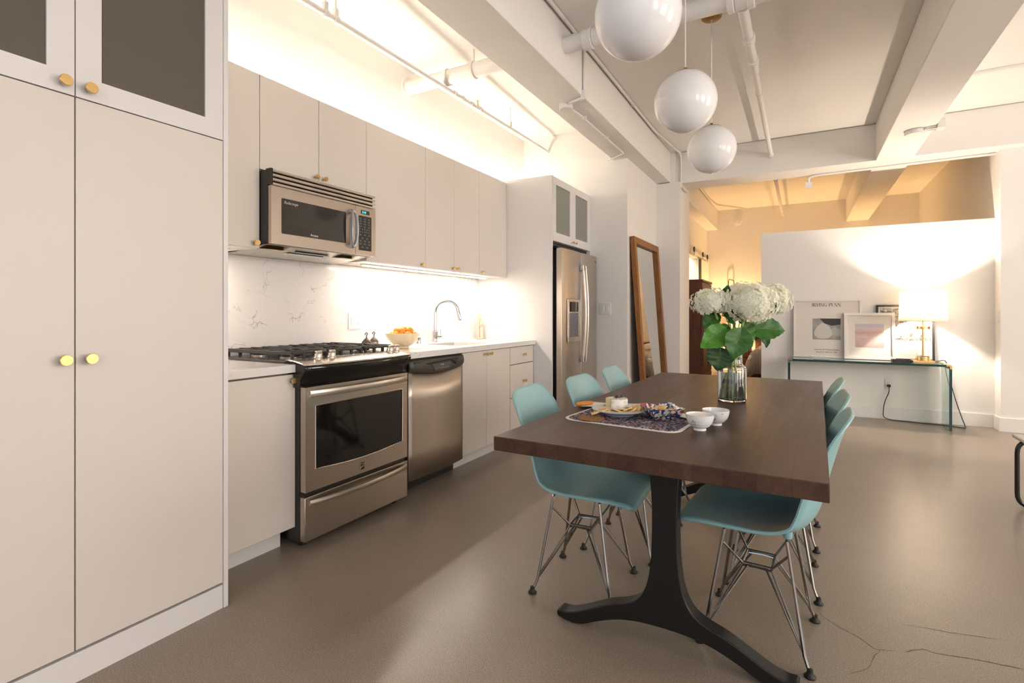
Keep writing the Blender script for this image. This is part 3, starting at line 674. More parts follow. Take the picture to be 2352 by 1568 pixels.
# fruit bowl
p = px(925, 790, X=-2.50); bc = (p.x, p.y, ZT)
bowlp = [(.045, 0), (.048, .006), (.046, .014), (.075, .030), (.108, .062), (.126, .095), (.133, .116), (.129, .117), (.121, .095), (.102, .064), (.070, .034), (.0, .022)]
SB = .93
fb = solo('fruit_bowl', MB().lathe([(r * SB, z * SB) for r, z in bowlp], bc, 40), CREAM, 'cream ceramic bowl heaped with oranges', 'bowl', base=bc)
spots = [(-.078, -.03, .092), (-.05, .05, .092), (.0, -.075, .094), (.04, .02, .086), (.075, -.03, .092), (.06, .06, .094), (-.01, .075, .092), (-.035, -.02, .122), (.028, -.045, .122), (.03, .045, .124), (-.02, .035, .130)]
og = None
for i, (dx, dy_, dz) in enumerate(spots):
    r = .029 + .003 * ((i * 37) % 5) / 5; c = (bc[0] + dx * .9, bc[1] + dy_ * .9, ZT + dz)
    o = solo('orange', MB().ball((0, 0, 0), r, 18, 12, (1, 1, .9)).xf(lambda q: Matrix.Rotation(i * .7, 3, 'X') @ q), ORANGE, 'small bright orange heaped in the cream bowl', 'orange', 'oranges in the cream bowl', base=(0, 0, 0))
    o.location = c; o.rotation_euler = (i, i * .5, 0); INV[o] = Matrix()
    part('stem_scar', MB().ball((0, 0, r * .9), .0035, 8, 5, (1, 1, .4)), M('orange_scar', (.16, .14, .03), .7) if 'orange_scar' not in bpy.data.materials else bpy.data.materials['orange_scar'], o, world=False)
# pewter shakers
PEW = M('pewter', (.34, .30, .27), .38, .8); PEWD = M('dark_pewter', (.16, .135, .12), .45, .8)
for i, (x_, y_, lab) in enumerate(((842, 790, 'left pewter pear shaped shaker with curled top'), (859, 787, 'right pewter pear shaped shaker with curled top'))):
    q = px(x_, y_, X=-2.60 - .06 * i); c = (q.x, q.y, ZT)
    t = thing('shaker', c, lab, 'shaker', 'pair of pewter shakers')
    part('body', MB().lathe([(.015, 0), (.029, .012), (.034, .032), (.032, .048)], c, 20), PEW, t)
    part('cap', MB().lathe([(.0325, .048), (.0325, .053), (.022, .068), (.011, .078), (.004, .086)], c, 20), PEWD, t)
    part('curl', MB().tube([(c[0], c[1], ZT + .080), (c[0], c[1], ZT + .097), (c[0] + .004, c[1] + .005, ZT + .112), (c[0] + .001, c[1] - .001, ZT + .120), (c[0] - .005, c[1] - .009, ZT + .110), (c[0] - .004, c[1] - .010, ZT + .102)], [.005, .004, .004, .004, .004, .003], 8), PEWD, t)
# sculpture of two embracing figures
q = px(1105, 778, X=-2.745); c = Vector((q.x, q.y - .02, ZT))
SOAP = paint('soapstone', (.62, .53, .41), .45, .1, 60)
t = thing('stone_sculpture', c, 'slender tan stone sculpture of two embracing figures', 'sculpture')
part('base', MB().box(c.x - .030, c.x + .030, c.y - .022, c.y + .022, ZT, ZT + .012), SOAP, t, bevel=.004)
for s, hgt, nm in ((-1, .238, 'tall_figure'), (1, .20, 'short_figure')):
    b0 = c + Vector((.013 * s, .004 * s, 0))
    part(nm, MB().tube([b0 + Vector((0.004 * s, 0, .010)), b0 + Vector((.004 * s, 0, hgt * .35)), b0 + Vector((.002 * s, 0, hgt * .65)), b0 + Vector((-.001 * s, 0, hgt * .84)), b0 + Vector((-.004 * s, 0, hgt * .90)), b0 + Vector((-.005 * s, 0, hgt * .98)), b0 + Vector((-.005 * s, 0, hgt * 1.06)), b0 + Vector((-.005 * s, 0, hgt * 1.10))], [.014, .013, .015, .016, .008, .012, .012, .004], 14), SOAP, t)
part('arm', MB().tube([c + Vector((-.026, .004, .208)), c + Vector((-.030, .012, .165)), c + Vector((-.006, .018, .150)), c + Vector((.024, .014, .145))], [.007, .007, .006, .005], 8), SOAP, t)
part('arm', MB().tube([c + Vector((.024, -.004, .175)), c + Vector((.032, -.012, .145)), c + Vector((.008, -.017, .130)), c + Vector((-.02, -.012, .132))], [.007, .007, .006, .005], 8), SOAP, t)
# wall plates
SLOT = M('outlet_slot', (.05, .045, .04), .6)
def plate(name, c, u, w, h, label, items, n):
    # u: horizontal direction, n: outward normal
    c, u, n = Vector(c), Vector(u), Vector(n); up = Vector((0, 0, 1))
    t = thing(name, c, label, 'wall plate')
    part('plate', MB().obox(c + n * .003, u * w, up * h, n * .003), WHITEP, t, bevel=.002)
    for kind, off in items:
        q = c + u * off + n * .006
        if kind == 's': part('rocker', MB().obox(q + n * .001, u * .016, up * .033, n * .0025), TRIM, t, bevel=.001)
        else:
            o = part('socket', MB().obox(q, u * .016, up * .033, n * .002), TRIM, t, bevel=.001); sl = MB()
            for dz in (.017, -.017):
                for du in (-.006, .006): sl.obox(q + u * du + up * (dz + .003) + n * .002, u * .0011, up * .0042, n * .0003)
                sl.obox(q + up * (dz - .006) + n * .002, u * .0022, up * .0022, n * .0003)
            part('slots', sl, SLOT, o)
    return t
plate('switch_and_outlet', (XW + .012, 2.715, 1.112), (0, 1, 0), .060, .060, 'double plate with switch and outlet on the backsplash', [('s', -.024), ('o', .024)], (1, 0, 0))
plate('wall_outlet', (XW + .012, 4.06, 1.108), (0, 1, 0), .036, .058, 'single outlet plate on backsplash right of the faucet', [('o', 0)], (1, 0, 0))
plate('wall_switch', (-2.642, 4.351, 1.095), (1, 0, 0), .058, .058, 'double switch plate on white panel beside the sculpture', [('s', -.024), ('s', .024)], (0, -1, 0))
plate('wall_switch', (-1.842, YA, 1.215), (1, 0, 0), .062, .060, 'double switch plate right of the refrigerator', [('s', -.024), ('s', .024)], (0, -1, 0))
plate('wall_switch', (1.72, 6.905, 1.13), (0, -1, 0), .036, .058, 'narrow switch plate on pier side beside the lamp', [('s', 0)], (-1, 0, 0))

# ------------------------------------------------------------------ pipes and conduit under the ceiling
PIPEM = paint('pipe_paint', (.80, .78, .75), .42, .1, 60)
PY, PZ = 3.315, 3.022
t = thing('main_pipe', (-1.0, PY, PZ), 'thick white sprinkler main crossing below the ceiling', 'pipe')
part('pipe_run', MB().tube([(XW, PY, PZ), (XR - .01, PY, PZ)], .056, 24), PIPEM, t)
def cuff(x0, x1, r): return MB().tube([(x0, PY, PZ), (x0 + .006, PY, PZ), (x1 - .006, PY, PZ), (x1, PY, PZ)], [r * .93, r, r, r * .93], 24)
for x0, x1, r in ((-1.295, -1.225, .068), (-1.225, -1.10, .061), (-1.11, -1.06, .078), (-.735, -.690, .068), (-.385, -.345, .074), (-.345, -.265, .068), (-.275, -.235, .074), (-2.45, -2.41, .064), (-2.20, -2.17, .066)): part('coupling', cuff(x0, x1, r), PIPEM, t)
part('wall_flange', MB().tube([(XW, PY, PZ), (XW + .012, PY, PZ)], [.085, .085], 24), PIPEM, t)
part('hanger_rod', MB().tube([(-2.185, PY, PZ + .06), (-2.185, PY, ZC)], .006, 8), PIPEM, t)
BXP, BZ = -.305, 2.985
t = thing('branch_pipe', (BXP, 5, BZ), 'slim white branch pipe running away from the main pipe', 'pipe')
part('pipe_run', MB().tube([(BXP, PY + .05, BZ), (BXP, 4.30, BZ)], .031, 18), PIPEM, t)
part('pipe_run', MB().tube([(BXP, 4.30, BZ), (BXP, 6.695, BZ)], .023, 18), PIPEM, t)
for y, r in ((3.75, .041), (3.80, .037), (4.10, .040), (4.15, .037), (4.75, .028), (6.62, .030)): part('coupling', MB().tube([(BXP, y - .02, BZ), (BXP, y - .016, BZ), (BXP, y + .016, BZ), (BXP, y + .02, BZ)], [r * .9, r, r, r * .9], 18), PIPEM, t)
part('hanger_rod', MB().tube([(BXP, 4.75, BZ + .02), (BXP, 4.75, ZC)], .004, 8), PIPEM, t)
t = thing('branch_pipe', (BXP, 9, BZ), 'slim white branch pipe under the amber bedroom ceiling', 'pipe')
part('pipe_run', MB().tube([(BXP, 7.05, BZ), (BXP, YB, BZ)], .022, 16), PIPEM, t)
for y in (7.9, 10.6): part('coupling', MB().tube([(BXP, y - .02, BZ), (BXP, y + .02, BZ)], .029, 16), PIPEM, t)
def kp(y): k_ = (y - 1.95) / 3.41; return Vector((-2.40 - .12 * k_, y, 2.897 + .105 * k_))
t = thing('sprinkler_pipe', kp(3.2), 'thin white sprinkler pipe above the wall cabinets', 'pipe')
part('pipe_run', MB().tube([kp(.3), kp(YA)], .0165, 16), PIPEM, t)
def kcuff(y, w=.014, r=.024): return MB().tube([kp(y - w), kp(y + w)], r, 14)
for y in (2.09, 2.17, 3.44, 3.56, 3.70, 3.84): part('coupling', kcuff(y), PIPEM, t)
for y in (2.09, 2.17, 4.42):
    q = kp(y); h_ = part('hanger', MB().box(q.x - .012, q.x + .012, y - .012, y + .012, q.z + .018, q.z + .065), PIPEM, t)
    part('hanger_rod', MB().tube([(q.x, y, q.z + .05), (q.x, y, ZC)], .005, 8), PIPEM, h_)
q = kp(3.80); b = part('sprinkler_head', MB().lathe([(.012, 0), (.010, .018), (.006, .020), (.006, .046), (.016, .048), (.016, .051)], (q.x, q.y, q.z + .016), 14), BRASS, t, label='brass sprinkler head')
# conduit on the kitchen beam
cx_, cz_ = -1.435, 2.80
t = thing('beam_conduit', (-1.60, 4.4, 2.79), 'white conduit with round box under the kitchen beam', 'conduit')
part('junction_box', MB().lathe([(.055, 0), (.058, -.006), (.058, -.036), (.052, -.042)], (-1.61, 3.75, 2.80), 8), PIPEM, t)
part('conduit_run', MB().tube([(-1.56, 3.70, 2.785), (-1.424, 3.655, 2.785), (-1.421, 3.655, 2.82), (-1.421, 3.655, ZC)], .011, 12), PIPEM, t)
part('elbow', MB().box(-1.445, -1.405, 3.635, 3.675, 2.765, 2.84), PIPEM, t, bevel=.006)
part('conduit_run', MB().tube([(-1.60, 3.79, 2.787), (-1.583, 4.02, 2.789), (-1.578, 5.12, 2.789), (-1.586, 5.16, 2.789), (-1.62, 5.18, 2.789), (-1.79, 5.30, 2.789)], .0095, 12), PIPEM, t)
for y in (4.05, 4.62): part('strap', MB().box(-1.60, -1.556, y - .008, y + .008, 2.777, 2.80), PIPEM, t)
t = thing('ceiling_conduit', (-1.40, 4.5, 3.16), 'long thin white conduit running along the ceiling edge', 'conduit')
part('conduit_run', MB().tube([(-1.405, YBK, 3.163), (-1.405, 5.70, 3.163), (-1.395, 5.85, 3.163), (-1.335, 6.52, 3.163), (-1.318, 6.62, 3.155), (-1.312, 6.672, 3.10), (-1.312, 6.676, 2.90), (-1.312, 6.676, 2.79), (-1.30, 6.66, 2.735), (-1.268, 6.90, 2.71)], .013, 12), PIPEM, t)
for y in (4.9, 6.35): part('strap', MB().box(-1.425, -1.385, y - .008, y + .008, 3.148, 3.18) if y < 6 else MB().box(-1.37, -1.33, y - .008, y + .008, 3.148, 3.18), PIPEM, t)
t = thing('ceiling_conduit', (.4, 6.9, 2.78), 'white conduit under the far beam above the partition', 'conduit')
a = px(1850, 405, Z=2.77); a.y = 7.03; 
part('conduit_run', MB().tube([(.075, 7.04, 2.70), (.078, 7.035, 2.755), (.11, 7.02, 2.772), (.20, 7.0, 2.772), (1.71, 6.93, 2.772)], .013, 12), PIPEM, t)
part('junction_box', MB().box(.04, .11, 7.03, 7.07, 2.64, 2.71), PIPEM, t)
t = thing('beam_fixture_box', (.90, 5.70, 2.76), 'white round box and bracket under the right beam', 'fixture')
part('round_box', MB().lathe([(.075, 0), (.078, -.006), (.078, -.030), (.072, -.036)], (.88, 5.76, 2.785), 20), PIPEM, t)
part('conduit_run', MB().tube([(.94, 5.75, 2.770), (1.06, 5.72, 2.770)], .010, 10).tube([(.94, 5.71, 2.770), (1.06, 5.68, 2.770)], .010, 10), PIPEM, t)
part('side_box', MB().box(1.018, 1.075, 5.64, 5.76, 2.755, 2.835), PIPEM, t, bevel=.004)
t = thing('ceiling_conduit', (1.5, 5.66, 3.17), 'thin white surface conduit on the right bay ceiling', 'conduit')
part('conduit_run', MB().box(1.02, XR, 5.655, 5.69, 3.160, ZC), PIPEM, t)
t = thing('bedroom_conduit', (-1.2, 9.5, 3.16), 'thin white conduit along the bedroom ceiling edge', 'conduit')
part('conduit_run', MB().tube([(-1.42, 7.1, 3.163), (-1.41, 9.6, 3.163), (-1.37, 10.2, 3.163), (-.95, YB - .01, 3.163)], .012, 10), PIPEM, t)
t = thing('smoke_detector', (-1.09, YB, 2.93), 'round white smoke detector on the bedroom wall', 'smoke detector')
q = px(1694, 508, Y=YB)
t.location = q; INV[t] = Matrix.Translation(q).inverted()
part('base', MB().lathe([(.078, 0), (.078, -.012), (.068, -.030), (.0, -.034)], tuple(q), 28, 'y'), WHITEP, t)
part('sensor', MB().lathe([(.016, -.030), (.016, -.040), (.0, -.041)], (q.x + .02, q.y, q.z + .0), 14, 'y'), TRIM, t)

# ------------------------------------------------------------------ pendants
PD = [(1457, 30, 98, 'nearest'), (1575, 233, 69.5, 'middle'), (1640, 345, 54, 'farthest')]
BRZ = M('aged_brass', (.36, .22, .075), .42, 1.0)
for i, (x_, y_, r_, lab) in enumerate(PD):
    c = Vector((-.53, 1.905 + .905 * i, 2.272)); R0 = .158
    t = thing('globe_pendant', (c.x, c.y, ZC), '%s of the three white glass globe pendants over the table' % lab, 'pendant lamp', 'globe pendants')
    part('globe', MB().ball(c, R0, 48, 32), OPAL, t, ang=60)
    part('cap', MB().lathe([(.060, .143), (.060, .149), (.020, .160), (.010, .162), (.008, .178)], c, 24), BRZ, t)
    part('cord', MB().tube([(c.x, c.y, c.z + .17), (c.x, c.y, ZC - .02)], .0036, 8), CORD, t)
    part('canopy', MB().lathe([(.0, -.032), (.012, -.032), (.058, -.024), (.064, -.018), (.064, 0)], (c.x, c.y, ZC), 28), BRZ, t)

# ------------------------------------------------------------------ dining table
TZ = .75; TROT = -.0235
tc = Vector((-.400, 2.602, 0))
t = thing('dining_table', tc, 'long dark walnut dining table on black steel trestle legs', 'table', rz=TROT)
hw, hl = .487, 1.108
top_ = MB(); 
top_.prism([(-hw, -hl), (hw, -hl), (hw, hl), (-hw, hl)], 'z', .702, .750)
part('tabletop', top_, TABLEW, t, world=False, bevel=.003)
def trestle(y0):
    # outline in the plane across the table: post flaring into two arched feet
    right = [(.066, .701), (.052, .62), (.044, .52), (.043, .40), (.048, .30), (.062, .22), (.090, .165), (.135, .135), (.200, .112), (.265, .080), (.325, .050), (.370, .036), (.404, .034), (.404, .012)]
    low = [(.404, .012), (.345, .003), (.300, .010), (.240, .038), (.160, .068), (.080, .082), (0, .085)]
    rs = spline(right, 4); ls = spline(low, 4)
    half = rs + ls[1:]
    half[-1] = (0, half[-1][1])
    poly = half + [(-x, z) for x, z in half[::-1][1:]]
    poly = [(x, max(z, 0.0)) for x, z in poly]
    m = MB(); n = len(poly); th = .030
    # split in left/right strips so the faces stay simple
    m.prism(poly, 'y', y0 - th, y0 + th)
    return m
for y0 in (-.768, .768): part('trestle_leg', trestle(y0).xf(lambda p: p + Vector((.008, 0, 0))), LEGM, t, world=False, bevel=.004)
for y0 in (-.760, .760): part('mount_plate', MB().box(-.30, .30, y0 - .04, y0 + .04, .694, .702), LEGM, t, world=False)

# ------------------------------------------------------------------ moulded chairs on wire bases
CP = [(.246, .404, .150, .000), (.247, .414, .178, .000), (.240, .425, .200, .000), (.215, .435, .217, .002), (.150, .438, .229, .009), (.060, .431, .233, .018), (-.035, .423, .234, .028), (-.105, .426, .232, .040), (-.158, .446, .229, .052), (-.194, .492, .225, .060), (-.214, .555, .220, .061), (-.230, .630, .214, .052), (-.248, .700, .206, .038), (-.264, .758, .194, .025), (-.277, .797, .174, .014), (-.286, .818, .142, .008), (-.291, .828, .095, .004)]
def shell():
    S = spline(CP, 3); m = MB(); nv = 16; N_ = len(S)
    for i, (y, z, w, e) in enumerate(S):
        a = S[max(i - 1, 0)]; b = S[min(i + 1, N_ - 1)]; ty, tz = b[0] - a[0], b[1] - a[1]; l = math.hypot(ty, tz); ny, nz = tz / l, -ty / l
        if nz < 0 and ny < 0: ny, nz = -ny, -nz
        for j in range(nv + 1):
            v = -1 + 2 * j / nv; sv = math.copysign(abs(v) ** .92, v); q = e * abs(v) ** 2.6
            m.v.append((w * sv, y + ny * q, z + nz * q))
    for i in range(N_ - 1):
        for j in range(nv): m.f.append((i * (nv + 1) + j, (i + 1) * (nv + 1) + j, (i + 1) * (nv + 1) + j + 1, i * (nv + 1) + j + 1))
    # rolled rim all round
    nv1 = nv + 1
    rim = [m.v[i * nv1] for i in range(N_)] + [m.v[(N_ - 1) * nv1 + j] for j in range(1, nv1)] + [m.v[i * nv1 + nv] for i in range(N_ - 2, -1, -1)] + [m.v[j] for j in range(nv - 1, 0, -1)]
    return m, rim
def make_chair(label):
    t = thing('moulded_chair', (0, 0, 0), label, 'chair', 'aqua chairs around the dining table')
    m, rim = shell(); s_ = part('shell', m, AQUA, t, world=False, solid=-.006, ang=80)
    part('rim', MB().tube(rim, .0058, 6, closed=True), AQUA, s_, world=False)
    feet = {}
    for sx in (-1, 1):
        for sy in (-1, 1):
            f = Vector((.178 * sx, .170 * sy - .005, .0)); tp_ = Vector((.118 * sx, .100 * sy - .005, .392))
            lg = part('leg', MB().tube([f + Vector((0, 0, .012)), f + (tp_ - f) * .06 + Vector((-.012 * sx, -.012 * sy, .03)), f + (tp_ - f) * .96, tp_, tp_ + Vector((-.02 * sx, 0, .012))], .0062, 8), WIRE, t, world=False)
            part('glide', MB().lathe([(.017, 0), (.018, .004), (.012, .010), (.009, .016), (.009, .026), (.006, .028)], tuple(f), 14), RUBBER, lg, world=False)
            part('shell_mount', MB().lathe([(.013, 0), (.016, .010), (.016, .026)], (tp_.x - .018 * sx, tp_.y, .402), 12), AQUA, t, world=False)
            k1 = f + (tp_ - f) * .115 + Vector((-.010 * sx, -.010 * sy, .02)); up_ = f + (tp_ - f) * .90
            c1 = Vector((.058 * sx, .048 * sy - .005, .262)); c2 = Vector((.058 * sx, -.048 * sy - .005, .262)); c3 = Vector((-.058 * sx, .048 * sy - .005, .262))
            part('brace', MB().tube([k1, c1 + Vector((0, 0, -.004)), c1 + Vector((-.02 * sx, 0, 0))], .0043, 6), WIRE, t, world=False)
            part('brace', MB().tube([k1, k1 + Vector((0, 0, -.006)), (c1 + c2) * .5 + Vector((.004 * sx, .03 * sy, -.002)), c2 + Vector((0, 0, -.006))], .0043, 6), WIRE, t, world=False)
            part('brace', MB().tube([up_, up_ + Vector((-.014 * sx, -.006 * sy, -.012)), c1 + Vector((.004 * sx, 0, .004)), c1 + Vector((-.02 * sx, 0, .004)), c3], .0048, 6), WIRE, t, world=False)
    for sx in (-1, 1): part('brace', MB().tube([(.058 * sx, -.055, .266), (.058 * sx, .045, .266)], .0048, 6), WIRE, t, world=False)
    return t
spots = [(-.815, 2.118, -PI / 2 + .05, 'nearest aqua chair on the kitchen side of the table'),
         (-.765, 2.590, -PI / 2 - .02, 'middle aqua chair on the kitchen side of the table'),
         (-.755, 3.110, -PI / 2 + .03, 'farthest aqua chair on the kitchen side of the table'),
         (-.140, 2.105, PI / 2 - .06, 'nearest aqua chair on the lamp side of the table'),
         (-.118, 2.590, PI / 2 + .02, 'middle aqua chair on the lamp side of the table'),
         (-.105, 3.115, PI / 2 - .03, 'farthest aqua chair on the lamp side of the table')]
ch0 = make_chair(spots[0][3])
for i, (x, y, rz, lab) in enumerate(spots):
    o = ch0 if i == 0 else copytree(ch0)
    o.location = (x, y, 0); o.rotation_euler = (0, 0, rz); o['label'] = lab

# ------------------------------------------------------------------ things on the dining table
Z0 = TZ + .0008
# placemat
def m_mat():
    m = M('floral_cloth', (.2, .2, .25), .85); v = coords(m); nt, N, L, b = nodes(m)
    vo = N.new('ShaderNodeTexVoronoi'); vo.inputs['Scale'].default_value = 150; L.new(v, vo.inputs['Vector'])
    hs = N.new('ShaderNodeSeparateColor'); L.new(vo.outputs['Color'], hs.inputs[0])
    c = ramp(m, hs.outputs[0], [(0.0, (.02, .022, .06)), (.40, (.035, .035, .085)), (.56, (.32, .28, .30)), (.68, (.42, .12, .10)), (.78, (.10, .12, .19)), (.92, (.55, .50, .47))], 'CONSTANT')
    setin(m, 'Base Color', c); return m
FLORAL = m_mat(); CLOTHW = M('white_binding', (.74, .72, .68), .8)
MR = -.09
t = thing('placemat', (-.585, 2.0, Z0), 'small floral placemat with white binding under the cheese plate', 'placemat', rz=MR)
mw, md = .228, .150
def sheet(poly, z0, z1): return MB().prism(poly, 'z', z0, z1)
part('binding', sheet(rrect(-mw, mw, -md, md, .055, 8), 0, .0030), CLOTHW, t, world=False)
part('cloth', sheet(rrect(-mw + .012, mw - .012, -md + .012, md - .012, .046, 8), .0030, .0042), FLORAL, t, world=False)
# napkin
NAP = M('cream_napkin', (.72, .68, .61), .8); NAPL = M('grey_stitch', (.22, .21, .20), .8)
t = thing('napkin', (-.70, 2.16, Z0 + .0044), 'folded cream napkin lying behind the cheese plate', 'napkin')
def npf(u, v, z=0):
    x = -.872 + .33 * u; y = 2.125 + .145 * v + .05 * u
    return (x, y, Z0 + .0046 + .004 * (1 + math.sin(7 * u + 3 * v)) * .5 + .012 * max(0, u * 1.6 - .9) * (1 - v) + z)
part('cloth', MB().grid(npf, 14, 10), NAP, t, solid=.002)
part('stitching', MB().tube([npf(.04 + .92 * i / 14, .94, .0035) for i in range(15)], .0011, 5), NAPL, t)
t = thing('napkin', (-.44, 2.18, Z0), 'small cream napkin tucked behind the painted square dish', 'napkin')
def npf2(u, v, z=0): return (-.485 + .15 * u, 2.10 + .10 * v - .03 * u, Z0 + .005 + .003 * math.sin(5 * u + 2 * v) + .004 + z)
part('cloth', MB().grid(npf2, 8, 6), NAP, t, solid=.002)
part('stitching', MB().tube([npf2(.05 + .9 * i / 8, .93, .0035) for i in range(9)], .0011, 5), bpy.data.materials['grey_stitch'], t)
# plate
pc = Vector((-.648, 2.055, Z0 + .0045))
t = thing('plate', pc, 'white and blue rimmed plate carrying cheese and crackers', 'plate')
part('dish', MB().lathe([(.060, 0), (.062, .003), (.095, .016), (.110, .022), (.110, .0245), (.094, .020), (.062, .0065), (.0, .0060)], pc, 48), M('plate_blue_grey', (.50, .54, .62), .2), t)
part('glaze', MB().lathe([(.108, .0248), (.094, .0206), (.062, .0072), (.0, .0067)], pc, 48), PORC, t)
# cheese wheel with a wedge cut out
def m_rind():
    m = M('cheese_rind', (.80, .78, .72), .75); v = coords(m); n = noise(m, v, 55, 4); setin(m, 'Base Color', ramp(m, n, [(.35, (.66, .62, .52)), (.55, (.82, .80, .76))])); bump(m, n, .4, .004); return m
RIND = m_rind(); PASTE = paint('cheese_paste', (.76, .64, .34), .5, .4, 90)
cc_ = pc + Vector((-.020, .030, .0075)); cr, chh = .045, .052
t = thing('cheese', cc_, 'small white rind cheese wheel with a wedge cut out', 'cheese')
A0, A1 = math.radians(-100), math.radians(200)
Pn = [(cr * math.cos(A0 + (A1 - A0) * i / 34), cr * math.sin(A0 + (A1 - A0) * i / 34)) for i in range(35)]
m = MB(); nP = len(Pn)
m.v = [(cc_.x + x * q, cc_.y + y * q, cc_.z + z) for q, z in ((.97, 0), (1, .006), (1, chh - .006), (.97, chh)) for x, y in Pn] + [(cc_.x, cc_.y, cc_.z), (cc_.x, cc_.y, cc_.z + chh)]
for a in range(3):
    for i in range(nP - 1): m.f.append((a * nP + i, a * nP + i + 1, (a + 1) * nP + i + 1, (a + 1) * nP + i))
for i in range(nP - 1): m.f.append((4 * nP, i + 1, i)); m.f.append((4 * nP + 1, 3 * nP + i, 3 * nP + i + 1))
part('rind', m, RIND, t)
for nm, i in (('cut_face', 0), ('cut_face', nP - 1)):
    x, y = Pn[i]; part(nm, MB().face([(cc_.x, cc_.y, cc_.z), (cc_.x + x, cc_.y + y, cc_.z), (cc_.x + x, cc_.y + y, cc_.z + chh), (cc_.x, cc_.y, cc_.z + chh)]), PASTE, t, solid=.0006)
hb = MB()
for i in range(9):
    a = i * .7; hb.tube([cc_ + Vector((-.012 + .003 * i, .01 * math.sin(i), chh + .001)), cc_ + Vector((-.008 + .003 * i, .01 * math.sin(i) + .008 * math.cos(a), chh + .006 + .006 * (i % 3) / 2)), cc_ + Vector((-.001 + .003 * i, .01 * math.sin(i + 1), chh + .004))], .0012, 5)
solo('herb_sprig', hb, M('dried_herb', (.055, .045, .025), .8), 'dark dried herb sprig on top of the cheese', 'herb')
# crackers
def m_crk():
    m = M('cracker_baked', (.66, .42, .17), .75); v = coords(m); n = noise(m, v, 60, 4); setin(m, 'Base Color', ramp(m, n, [(.3, (.52, .28, .09)), (.5, (.68, .45, .20)), (.7, (.78, .58, .30))])); bump(m, n, .4, .003); return m
CRK = m_crk()
def cracker():
    m = MB(); n = 36; R0 = .0235
    for z, q in ((0, .97), (.0025, 1), (.0045, .97)):
        for k in range(n):
            a = 2 * PI * k / n; r = R0 * q * (1 + .035 * math.cos(12 * a)); m.v.append((r * math.cos(a), r * math.sin(a), z))
    for i in range(2):
        for k in range(n): m.f.append((i * n + k, i * n + (k + 1) % n, (i + 1) * n + (k + 1) % n, (i + 1) * n + k))
    m.f += [tuple(range(n - 1, -1, -1)), tuple(2 * n + k for k in range(n))]; return m
c0 = solo('cracker', cracker(), CRK, 'round scalloped cracker in the overlapping row before the cheese', 'cracker', 'crackers on the cheese plate', base=(0, 0, 0))
ck = [(-.080, -.052, .0, .15, 0), (-.050, -.066, .004, .30, .05), (-.018, -.074, .006, .34, -.08), (.010, -.072, .008, .36, -.12), (.032, -.064, .010, .40, -.16), (.052, -.052, .012, .40, -.22), (.069, -.036, .013, .36, -.28), (.082, -.016, .014, .28, -.34), (.090, .008, .014, .15, -.36), (.060, -.005, .004, .1, -.1)]
for i, (dx, dy_, dz, rx, ry) in enumerate(ck):
    o = c0 if i == 0 else c0.copy()
    if i: COL.objects.link(o)
    o.location = pc + Vector((dx * .86, dy_ * .86, .0095 + dz + .006)); o.rotation_euler = (rx, ry, i)
OLV = M('olive_green', (.28, .30, .05), .35)
for i, (dx, dy_, lab) in enumerate(((.032, .012, 'green olive right of the cheese'), (-.068, .030, 'green olive left of the cheese'), (.046, .026, 'green olive tucked behind the crackers'))):
    solo('olive', MB().ball((pc.x + dx, pc.y + dy_, pc.z + .020), .0105, 14, 10, (1.15, 1, 1)), OLV, lab, 'olive')
# small knife resting on the plate
a, b = px(1358, 951, Z=.768), px(1392, 940, Z=.785)
t = thing('cheese_knife', a, 'small golden cheese knife leaning on the plate edge', 'knife')
d_ = (b - a)
part('handle', MB().tube([a, a + d_ * .3, a + d_ * .55], [.006, .0065, .004], 10), M('pale_gold', (.72, .55, .28), .3, .8), t)
part('blade', MB().obox(a + d_ * .80, d_ * .27, Vector((-d_.y, d_.x, 0)).normalized() * .009, (0, 0, .0008)), bpy.data.materials['pale_gold'], t)
# long handled spreader with orange handle behind the napkin
a, b = px(1324, 929, Z=.768), px(1362, 924, Z=.768)
d_ = b - a
solo('orange_handle_spreader', MB().tube([a, a + d_ * .12, a + d_ * .5, a + d_ * .85, b], [.006, .0105, .0110, .0085, .004], 12), M('orange_resin', (.68, .23, .02), .3), 'glossy orange handle lying at the table edge', 'spreader', base=tuple(a))
# round woven coaster
def m_wov():
    m = M('woven_fibre', (.24, .10, .03), .8); v = coords(m); n = noise(m, v, 220, 2); setin(m, 'Base Color', ramp(m, n, [(.35, (.13, .05, .015)), (.65, (.34, .16, .05))])); bump(m, n, .8, .004); return m
q = px(1357, 961, Z=.757)
solo('woven_coaster', MB().lathe([(.0, 0), (.050, 0), (.053, .003), (.050, .006), (.0, .0065)], (q.x, q.y, Z0 + .0044), 32), m_wov(), 'round brown woven coaster on the floral placemat', 'coaster')
# painted square dish
def m_pot():
    m = M('painted_pottery', (.5, .5, .5), .18); v = coords(m); nt, N, L, b = nodes(m)
    vo = N.new('ShaderNodeTexVoronoi'); vo.inputs['Scale'].default_value = 105; L.new(v, vo.inputs['Vector'])
    hs = N.new('ShaderNodeSeparateColor'); L.new(vo.outputs['Color'], hs.inputs[0])
    petals = ramp(m, hs.outputs[1], [(0, (.035, .05, .17)), (.25, (.62, .60, .55)), (.5, (.16, .24, .12)), (.64, (.48, .025, .03)), (.76, (.035, .05, .17)), (.9, (.66, .64, .58))], 'CONSTANT')
    dots = ramp(m, vo.outputs['Distance'], [(.0, (.02, .03, .13)), (.10, (.02, .03, .13)), (.12, (1, 1, 1))], 'CONSTANT')
    setin(m, 'Base Color', mix(m, 1.0, petals, dots, 'MULTIPLY')); return m
POT = m_pot()
dc = Vector((-.478, 2.065, Z0 + .0045)); DR = .62
t = thing('square_dish', dc, 'square blue red and white painted pottery dish of crackers', 'dish', rz=DR)
